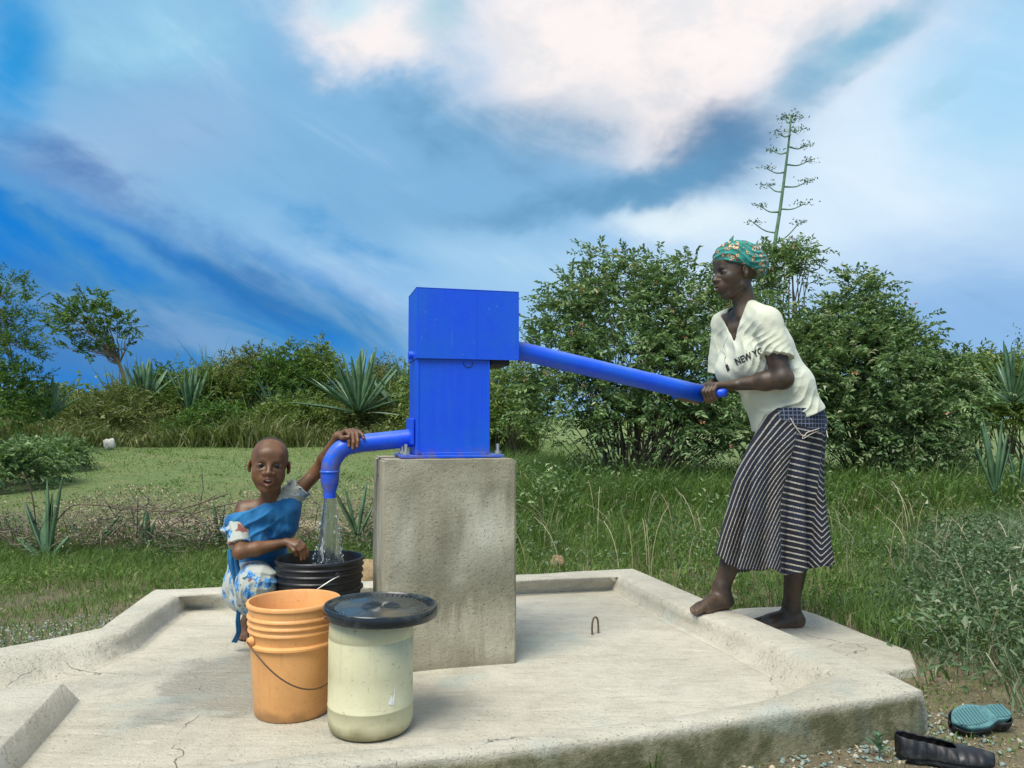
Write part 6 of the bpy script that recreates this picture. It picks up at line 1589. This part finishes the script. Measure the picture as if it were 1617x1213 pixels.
    for j in range(NT_):
        t = j / (NT_ - 1)
        for i in range(NU):
            a = 2 * math.pi * i / NU; ca, sa = math.cos(a), math.sin(a)       # a=0 right, -pi/2 nearest the camera
            hem = 903 - 26 * np.clip((-ca - .55) / .35, 0, 1) - 8 * np.clip((ca - .4) / .6, 0, 1) + 4 * math.sin(a * 5 + 1.0) + 2.5 * math.sin(a * 13) + (sa > 0) * (-16 * sa)
            y = 644 + (hem - 644) * t; L_, R_ = np.interp(y, ys, xl), np.interp(y, ys, xr); cx, hwid = (L_ + R_) / 2, (R_ - L_) / 2
            dep = (.150 + .045 * t) * (1 - .0 * t)
            # superellipse with folds that deepen towards the hem
            e = 1.0 / (abs(ca) ** 2.4 + abs(sa) ** 2.4) ** (1 / 2.4)
            fa = t ** 1.3; fold = .0
            for (a0, w, am) in ((-2.28, .10, -.46), (-2.06, .10, .18), (-1.80, .09, -.22), (-1.55, .12, .14), (-1.30, .08, -.20), (-1.08, .10, .12), (-.84, .10, -.42), (-.58, .13, .18), (-1.65, .18, -.05), (-.2, .12, -.06), (2.4, .2, -.08), (1.3, .3, .06), (.5, .2, -.07), (-2.7, .13, .04)):
                dd = math.atan2(math.sin(a - a0), math.cos(a - a0)); fold += am * math.exp(-(dd / w) ** 2)
            fold += .018 * math.sin(a * 11 + 2 * t)
            k = 1 + fa * fold; kx = 1 + (fa * fold if abs(ca) < .93 else 0)
            depx = cx + hwid * ca * e * (k if abs(ca * e) < .9 else 1); Yv = 3.15 + dep * sa * e * k
            V.append(P(depx, y, Y=Yv)); X = depx
            xs = np.interp(y, [690, 722, 792, 884], [1258, 1249, 1232, 1233]); xc = np.interp(y, [700, 905], [1299, 1277]); s = X - L_; w_ = max(20, xs - L_)
            if X < xs + 0: q = (s * (.72) + (y - 650) * (.16 + .62 * np.clip(s / w_, 0, 1) ** 1.1)) / 11.0
            elif X < xc: q = (y - .22 * (X - xs) - .0) / 9.2
            else: xm = np.interp(y, [700, 900], [1302, 1296]); q = (y + 1.0 * abs(X - xm)) / 9.5
            ph.append(q); bd.append(float(np.clip((664 + .30 * (X - 1235) - y) / 2.5, 0, 1) * np.clip((X - 1228) / 6, 0, 1)))
    V = np.array([tuple(v) for v in V]); idx = np.arange(NT_ * NU).reshape(NT_, NU); nx = np.roll(idx, -1, 1)
    Q = np.stack([idx[:-1], idx[1:], nx[1:], nx[:-1]], -1).reshape(-1, 4)
    me = npmesh('skirt', V, quads=Q, attrs={'phase': ph, 'band': bd}); sk = link('skirt', me, M['skirt'], root, world=True)
    so = sk.modifiers.new('thickness', 'SOLIDIFY'); so.thickness = .005; so.offset = -1
    bv = BVHTree.FromPolygons([Vector(v) for v in V], [tuple(q) for q in Q])
    def on_skirt(px, py, off=.004): d = ray(px, py); h_ = bv.ray_cast(EYE, d); return (h_[0] if h_[0] is not None else EYE + d * 3.0) - d * off
    for line, r_ in (([(1248, 660), (1256, 674), (1268, 689), (1275, 683), (1290, 678), (1305, 671)], .0024), ([(1268, 689), (1268, 693), (1280, 686), (1303, 676)], .0018), ([(1303, 672), (1305, 680), (1307, 690)], .0018)):
        v, f = tube(spline([on_skirt(*q) for q in line], 5), r_, 6); link('waist_cord', mesh('w', v, f), M['cord'], sk, world=True)
build_woman()

# ================================================================ the child at the spout
def build_child():
    def W(px, py, Y): return P(px, py, Y=Y)
    root = empty('person', (-1.03, 2.92, 0), label='child with shaved head in blue dress crouching behind the pails, hand on spout', cat='person')
    H = .208; c = W(425.5, 734, 2.80)
    F = frame((.31, -1, .03), (.07, .0, 1)); hp, T = head_prims(c, F, H, child=True, mouth=.8, nose=1.15)
    neck0 = W(425, 797, 2.87); SRt, SLt = W(387, 806, 2.86), W(455, 792, 2.87); hip = W(405, 925, 3.02)
    ERt, WRt = W(379, 872, 2.72), W(452, 857, 2.78); ELt, WLt = W(502, 744, 2.89), W(533, 689, 2.815)
    pr = [ell(W(422, 830, 2.90), (.093, .070, .095), frame((0, -1, 0), (0, -.2, 1)), .03), ell(W(415, 880, 2.95), (.095, .080, .11), None, .03), ell(hip, (.11, .10, .085), None, .03), cone(SRt, SLt, .034, .034, .03),
          cone(neck0 + Vector((0, .01, -.02)), c + Vector((0, .025, -.06)), .037, .035, .02)]
    for s_, e_, w_ in ((SRt, ERt, WRt), (SLt, ELt, WLt)):
        pr += [cone(s_, e_, .031, .024, .02), cone(e_, e_.lerp(w_, .35), .0245, .0245, .015), cone(e_.lerp(w_, .35), w_, .024, .0155, .015)]
    # collar bones
    pr += [cone(neck0 + Vector((-.012, -.036, -.022)), W(392, 803, 2.84), .007, .007, .014), cone(neck0 + Vector((.012, -.036, -.022)), W(450, 797, 2.85), .007, .007, .014)]
    # hand laid over the spout
    def fing(pts, r): return [cone(W(*pts[i]), W(*pts[i + 1]), r[i], r[i + 1], .002) for i in range(len(pts) - 1)]
    mc = [(547, 681, 2.795), (552, 680, 2.803), (557, 679.5, 2.812), (562, 680.5, 2.822)]
    for m, r_ in zip(mc, (.0088, .0088, .0084, .0078)): pr.append(cone(WLt, W(*m), .0135, r_, .006))
    pr += fing([mc[0], (552, 686, 2.777), (551, 697, 2.768), (551, 704, 2.768)], (.0085, .0076, .0070, .0062))
    pr += fing([mc[1], (558, 686, 2.780), (558, 699, 2.768), (557, 708, 2.768)], (.0085, .0076, .0070, .0062))
    pr += fing([mc[2], (564, 685, 2.784), (565, 697, 2.769), (564, 705, 2.768)], (.0082, .0074, .0068, .0060))
    pr += fing([mc[3], (569, 683, 2.790), (573, 688, 2.782), (574, 692, 2.778)], (.0076, .0068, .0062, .0056))
    pr += fing([(536, 689, 2.795), (541, 692, 2.772), (547, 690.5, 2.765), (550.5, 690, 2.763)], (.0115, .0092, .0082, .0070))
    # hand hanging into the black pail
    ms = [(468, 853, 2.79), (471, 856, 2.78), (470, 860, 2.77), (466, 863, 2.765)]
    for m in ms: pr.append(cone(WRt, W(*m), .0130, .0085, .006))
    ends = [[(477, 858, 2.79), (484, 868, 2.80), (485, 876, 2.80)], [(480, 861, 2.78), (485, 871, 2.785), (485, 880, 2.785)], [(478, 866, 2.77), (481, 875, 2.775), (481, 883, 2.775)], [(473, 869, 2.765), (476, 877, 2.77), (476, 884, 2.77)]]
    for m, e in zip(ms, ends): pr += fing([m] + e, (.0085, .0076, .0070, .0060))
    pr += fing([(458, 862, 2.77), (464, 870, 2.76), (468, 878, 2.765)], (.0105, .0085, .0070))
    # legs
    fR = P(380, 1008, z=0.001); aR = Vector((fR.x + .012, fR.y + .055, .062)); kR = W(400, 925, 2.76); kL = W(452, 930, 3.03); fL = Vector((fR.x + .17, 3.12, .0)); aL = Vector((fL.x, fL.y + .02, .062))
    pr += [cone(hip, kR, .07, .044, .02), cone(kR, kR.lerp(aR, .4), .042, .037, .02), cone(kR.lerp(aR, .4), aR, .036, .024, .02), cone(hip, kL, .07, .044, .02), cone(kL, aL, .042, .025, .02)]
    pr += foot_prims(aR, (.10, -1, 0), 0.0, (1, 0, 0), .155, .66) + foot_prims(aL, (.05, -1, 0), 0.0, (-1, 0, 0), .155, .66)
    pr += hp
    def tint(V):
        n = len(V); a = np.zeros((n, 3)); q = (V - np.array(c)) @ np.array(F) / H; ins = (np.abs(q).max(1) < .75)
        a[:, 0] = np.exp(-((q[:, 0] / .085) ** 4 + ((q[:, 2] + .262) / .070) ** 4)) * (q[:, 1] > .28) * ins
        hair = np.clip((q[:, 2] - .335 + np.clip(-q[:, 1], -.12, 1) * .9) / .05, 0, 1) * ins * (q[:, 2] > -.05); a[:, 1] = hair
        a[:, 1] = np.maximum(a[:, 1], .55 * np.exp(-(((np.abs(q[:, 0]) - .14) / .085) ** 4 + ((q[:, 2] - .105 + .25 * (np.abs(q[:, 0]) - .14) ** 2 * 8) / .018) ** 2)) * (q[:, 1] > .2) * ins)
        a[:, 0] = a[:, 0] * (1 - a[:, 1])
        for tip in [(551, 704, 2.764), (557, 708, 2.763), (564, 705, 2.763), (574, 692, 2.774), (550.5, 690, 2.757)]:
            a[:, 2] += weight(V, np.array(W(*tip)) + [0, -.006, 0], .0052)
        return np.clip(a, 0, 1)
    lo, hi = bbox(pr, -.008)
    gx = graded(lo[0], hi[0], .0034, [(c.x - .085, c.x + .085, .0019), (W(525, 1, 2.8).x, W(582, 1, 2.8).x, .0017)]); gy = graded(lo[1], hi[1], .0042, [(2.68, 2.90, .0020)])
    gzz = graded(lo[2], hi[2], .0036, [(c.z - .118, c.z + .125, .0018), (W(1, 890, 2.8).z, W(1, 845, 2.8).z, .0024), (-.01, .03, .0028)])
    boxes = [([gx, gy, gzz], None, None)]
    body = sdf_mesh('body', pr, boxes, tint=tint); link('body', body, M['skin_b'], root, world=True)
    head_extras(T, F, H, root, teeth=True)
    # ---- dress
    bodice = [ell(W(420, 838, 2.895), (.098, .080, .095), frame((0, -1, 0), (0, -.2, 1)), .03), ell(W(413, 885, 2.94), (.098, .088, .12), None, .04), cone(W(374, 822, 2.80), W(452, 806, 2.85), .045, .045, .03), cone(W(392, 826, 2.80), W(405, 850, 2.80), .035, .04, .03),
              cone(W(457, 790, 2.87), W(450, 830, 2.87), .040, .05, .03)]
    fb = folds([(W(400, 830, 2.76), (1, 0, .7), (-.7, 0, 1), .042, .010, .09), (W(450, 850, 2.8), (.1, 0, 1), (1, 0, .1), .030, .006, .09), (W(420, 860, 2.78), (.5, 0, 1), (1, 0, -.4), .036, .005, .1)], .003, seed=4.0)
    n1, n2 = W(352, 816, 2.8), W(456, 776, 2.8); hd = (n2 - n1).normalized(); nn = Vector((-hd.z, 0, hd.x))
    def post(A, ax):
        A = fb(A, ax); X, Y_, Z = ax[0][:, None, None], ax[1][None, :, None], ax[2][None, None, :]
        sag = .012 * np.exp(-((X - n1.lerp(n2, .45).x) / .05) ** 2)
        cut = (X - n1.x) * nn.x + (Z - n1.z) * nn.z + sag
        return np.maximum(np.maximum(A, -(A + .0085)), cut).astype(np.float32)
    lo, hi = bbox(bodice, -.01); d = sdf_mesh('dress_bodice', bodice, [(lo, hi, .0029)], post=post); dress = link('dress_bodice', d, M['bluecloth'], root, world=True)
    # sleeves of floral print
    s0, s1 = W(376, 834, 2.79), W(378, 862, 2.745); d1 = (s1 - s0).normalized()
    sl = [cone(s0 + Vector((0, 0, .008)), s1 + d1 * .02, .040, .040, .01, clip=[(s1, d1), (s0 + Vector((0, 0, .012)), -d1)])]
    lo, hi = bbox(sl); m_ = sdf_mesh('sleeve', sl, [(lo, hi, .0027)], post=folds([(s0, (0, 0, 1), (1, 0, 0), .022, .004, .07)], .002)); link('sleeve', m_, M['floral'], root, world=True)
    # ruffle
    V = []; Fc = []; n = 90
    cx = W(371, 834, 2.79); ux = Vector((1, 0, .12)).normalized(); uy = Vector((0, 1, .1)).normalized()
    for j in range(5):
        for i in range(n):
            a = 2 * math.pi * i / n; r_ = .037 + .0022 * j; wv = math.sin(a * 13) * .0035 * j * .8
            V.append(cx + ux * (math.cos(a) * (r_ + wv * .5)) + uy * (math.sin(a) * (r_ + wv * .5)) + Vector((0, 0, .014 - .0045 * j + wv * .7)))
    for j in range(4):
        for i in range(n): Fc.append((j * n + i, j * n + (i + 1) % n, (j + 1) * n + (i + 1) % n, (j + 1) * n + i))
    ro = link('ruffle', mesh('r', V, Fc), M['floral'], root, world=True); ro.modifiers.new('t', 'SOLIDIFY').thickness = .002
    e1 = W(476, 768, 2.88); d2 = (ELt - SLt).normalized()
    sl = [cone(SLt + Vector((-.01, 0, 0)), e1 + d2 * .02, .044, .046, .01, clip=[(e1, d2)])]
    lo, hi = bbox(sl); m_ = sdf_mesh('sleeve', sl, [(lo, hi, .0027)], post=folds([(SLt, d2, (0, 0, 1), .024, .005, .08)], .002)); link('sleeve', m_, M['floral'], root, world=True)
    # skirt of the dress over the thigh and knee
    sk = [cone(hip + Vector((-.02, 0, .02)), W(405, 922, 2.745), .105, .068, .03), cone(W(405, 922, 2.745), W(392, 950, 2.79), .066, .045, .03), cone(hip, kL + Vector((0, 0, .01)), .10, .065, .03), cone(W(385, 895, 2.95), W(378, 940, 2.92), .06, .035, .03), ell(hip + Vector((0, .03, -.02)), (.14, .12, .10), None, .03), cone(W(372, 945, 2.86), W(398, 958, 2.80), .024, .030, .02), cone(W(430, 950, 2.80), W(400, 957, 2.80), .030, .03, .02)]
    fs = folds([(W(395, 930, 2.7), (.6, 0, -1), (1, 0, .5), .036, .008, .08), (W(430, 905, 2.75), (1, 0, .3), (-.3, 0, 1), .03, .008, .08), (W(385, 955, 2.8), (.3, 0, 1), (1, 0, 0), .022, .006, .05)], .003, seed=6.0)
    lo, hi = bbox(sk); m_ = sdf_mesh('dress_skirt', sk, [(lo, hi, .0032)], post=fs); link('dress_skirt', m_, M['floral'], root, world=True)
    # sash end hanging to the floor
    path = [(367, 868, 2.76, .032), (368, 890, 2.76, .034), (372, 910, 2.77, .030), (374, 935, 2.78, .020), (377, 960, 2.80, .013), (376, 980, 2.82, .015), (377, 998, 2.84, .016), (371, 1014, 2.86, .028)]
    cen = spline([W(p[0], p[1], p[2]) for p in path], 10); wd = np.interp(np.linspace(0, 1, len(cen)), np.linspace(0, 1, len(path)), [p[3] for p in path]); V = []; Fc = []; n = 9
    for j, (q, w_) in enumerate(zip(cen, wd)):
        tw = .5 * math.sin(j * .16); ux = Vector((math.cos(tw), math.sin(tw) * .7, 0))
        for i in range(n): s_ = i / (n - 1) - .5; V.append(q + ux * (w_ * s_) + Vector((0, .008 * math.sin(s_ * 14 + j * .05), 0)))
    for j in range(len(cen) - 1):
        for i in range(n - 1): Fc.append((j * n + i, j * n + i + 1, (j + 1) * n + i + 1, (j + 1) * n + i))
    for v in V: v.z = max(v.z, .004)
    so = link('sash', mesh('s', V, Fc), M['bluecloth'], root, world=True); so.modifiers.new('t', 'SOLIDIFY').thickness = .003
build_child()

# ================================================================ shoes
def build_shoes():
    def shoe(name, loc, rz, upside, label, roll=0.0, scale=1.0):
        root = empty(name, loc, rz, label=label, cat='shoe'); L = .245 * scale; nL, nA = 60, 28
        def halfw(t): return L * (.155 + .045 * math.sin(math.pi * min(1, max(0, (t - .30) / .7)) ** .9) - .028 * math.exp(-((t - .36) / .13) ** 2)) * (1 - max(0, (t - .80) / .2) ** 2.2 * .72) * (1 - max(0, (.12 - t) / .12) ** 2 * .5)
        def cy(t): return L * .02 * math.sin(t * 3)
        V = []; Fc = []
        # upper: from the sole edge up to the opening
        for i in range(nL):
            t = i / (nL - 1); x = L * t; w = halfw(t) if 0 < t < 1 else halfw(t) * .35; op = t < .62; hgt = L * (.235 - .10 * min(1, t / .6) if op else .135 - .05 * ((t - .62) / .38) ** 1.2)
            rim = .62 * (1 - (t / .62) ** 6) ** .5 if op else 0
            for j in range(nA + 1):
                u = j / nA * 2 - 1; side = 1 if u > 0 else -1; v = 1 - abs(u)          # v 0 at the sole, 1 on the centre line
                if op:
                    ang = v * (1.0 + .45 * (1 - rim)) ; y = w * (math.cos(ang * .75) ** .6 if ang < 2 else 0); y = w * (1 - (1 - rim) * v ** 2 * .95) ; z = hgt * (v ** .8)
                else: y = w * math.cos(v * math.pi / 2); z = hgt * math.sin(v * math.pi / 2)
                flute = 1 + .045 * math.sin(t * 62 + side * 1.5) * math.sin(v * math.pi) * (1 if t < .95 else 0)
                V.append((x, cy(t) + side * y * flute, z * flute + .012))
        for i in range(nL - 1):
            for j in range(nA):
                m = nA // 2
                if (i / (nL - 1)) < .60 and j in (m - 1, m): continue
                Fc.append((i * (nA + 1) + j, i * (nA + 1) + j + 1, (i + 1) * (nA + 1) + j + 1, (i + 1) * (nA + 1) + j))
        up = link('upper', mesh('u', V, Fc), M['shoe'], root); so = up.modifiers.new('t', 'SOLIDIFY'); so.thickness = .0035; so.offset = -1
        # sole: slab with cut waist
        V = []; Fc = []; N_ = 64; ring = []
        for k in range(N_):
            a = 2 * math.pi * k / N_; t = .5 - .5 * math.cos(a); w = halfw(t) * (abs(math.sin(a)) ** .55) * 1.04
            ring.append((L * t, cy(t) + (w if a < math.pi else -w)))
        zs = [(.014, .99), (.004, 1.03), (.000, 1.0), (-.001, .93)]
        cxy = (L * .5, 0)
        for z, s in zs:
            for x, y in ring: V.append((cxy[0] + (x - cxy[0]) * s, y * s, z))
        for r_ in range(3):
            for k in range(N_): Fc.append((r_ * N_ + k, r_ * N_ + (k + 1) % N_, (r_ + 1) * N_ + (k + 1) % N_, (r_ + 1) * N_ + k))
        Fc.append(tuple(3 * N_ + k for k in range(N_))); Fc.append(tuple(N_ - 1 - k for k in range(N_)))
        sole = link('sole', mesh('s', V, Fc), M['sole'] if upside else M['shoe'], root, smooth=False)
        if upside:
            tb = bm_mesh(box_bm((1, 1, .003), (0, 0, 0), 0), 'tread'); tb.materials.append(M['sole'])
            for a in range(17):
                t = .06 + .86 * a / 16
                if .30 < t < .44: continue
                w = halfw(t) * 1.55; o = link('tread_bar', tb, None, sole, smooth=False); o.location = (L * t, cy(t), -.002); o.scale = (.0065, w * .95, 1.4); o.rotation_euler = (0, 0, .18)
        return root
    M['shoe'] = material('black_rubber_shoe', lambda t, b: (t.put(b.inputs['Base Color'], t.mix(t.smooth(t.noise(objc(t), 30, 5), .5, .7), (0.008, 0.008, 0.010), (0.035, 0.04, 0.04))), t.put(b.inputs['Roughness'], t.noise(objc(t), 40, 3))))
    M['sole'] = material('teal_worn_sole', lambda t, b: t.put(b.inputs['Base Color'], t.mix(t.smooth(t.noise(objc(t), 26, 7, .75), .32, .62), (0.035, 0.10, 0.12), (0.09, 0.22, 0.22))), Roughness=.55)
    p = P(1416, 1180, Y=2.06); z = gz(p.x, p.y)
    shoe('black_shoe', (p.x, p.y, z + .004), R(-14), False, 'black ribbed slip-on shoe lying upright on the gravel by the apron corner', scale=.93)
    p = P(1592, 1140, Y=2.28); z = gz(p.x, p.y)
    r = shoe('overturned_shoe', (p.x - .01, p.y - .02, z + .060), 0, True, 'overturned black shoe showing its worn teal sole', scale=.82)
    r.rotation_euler = (R(180 - 26), R(3), R(180 + 16)) 
build_shoes()
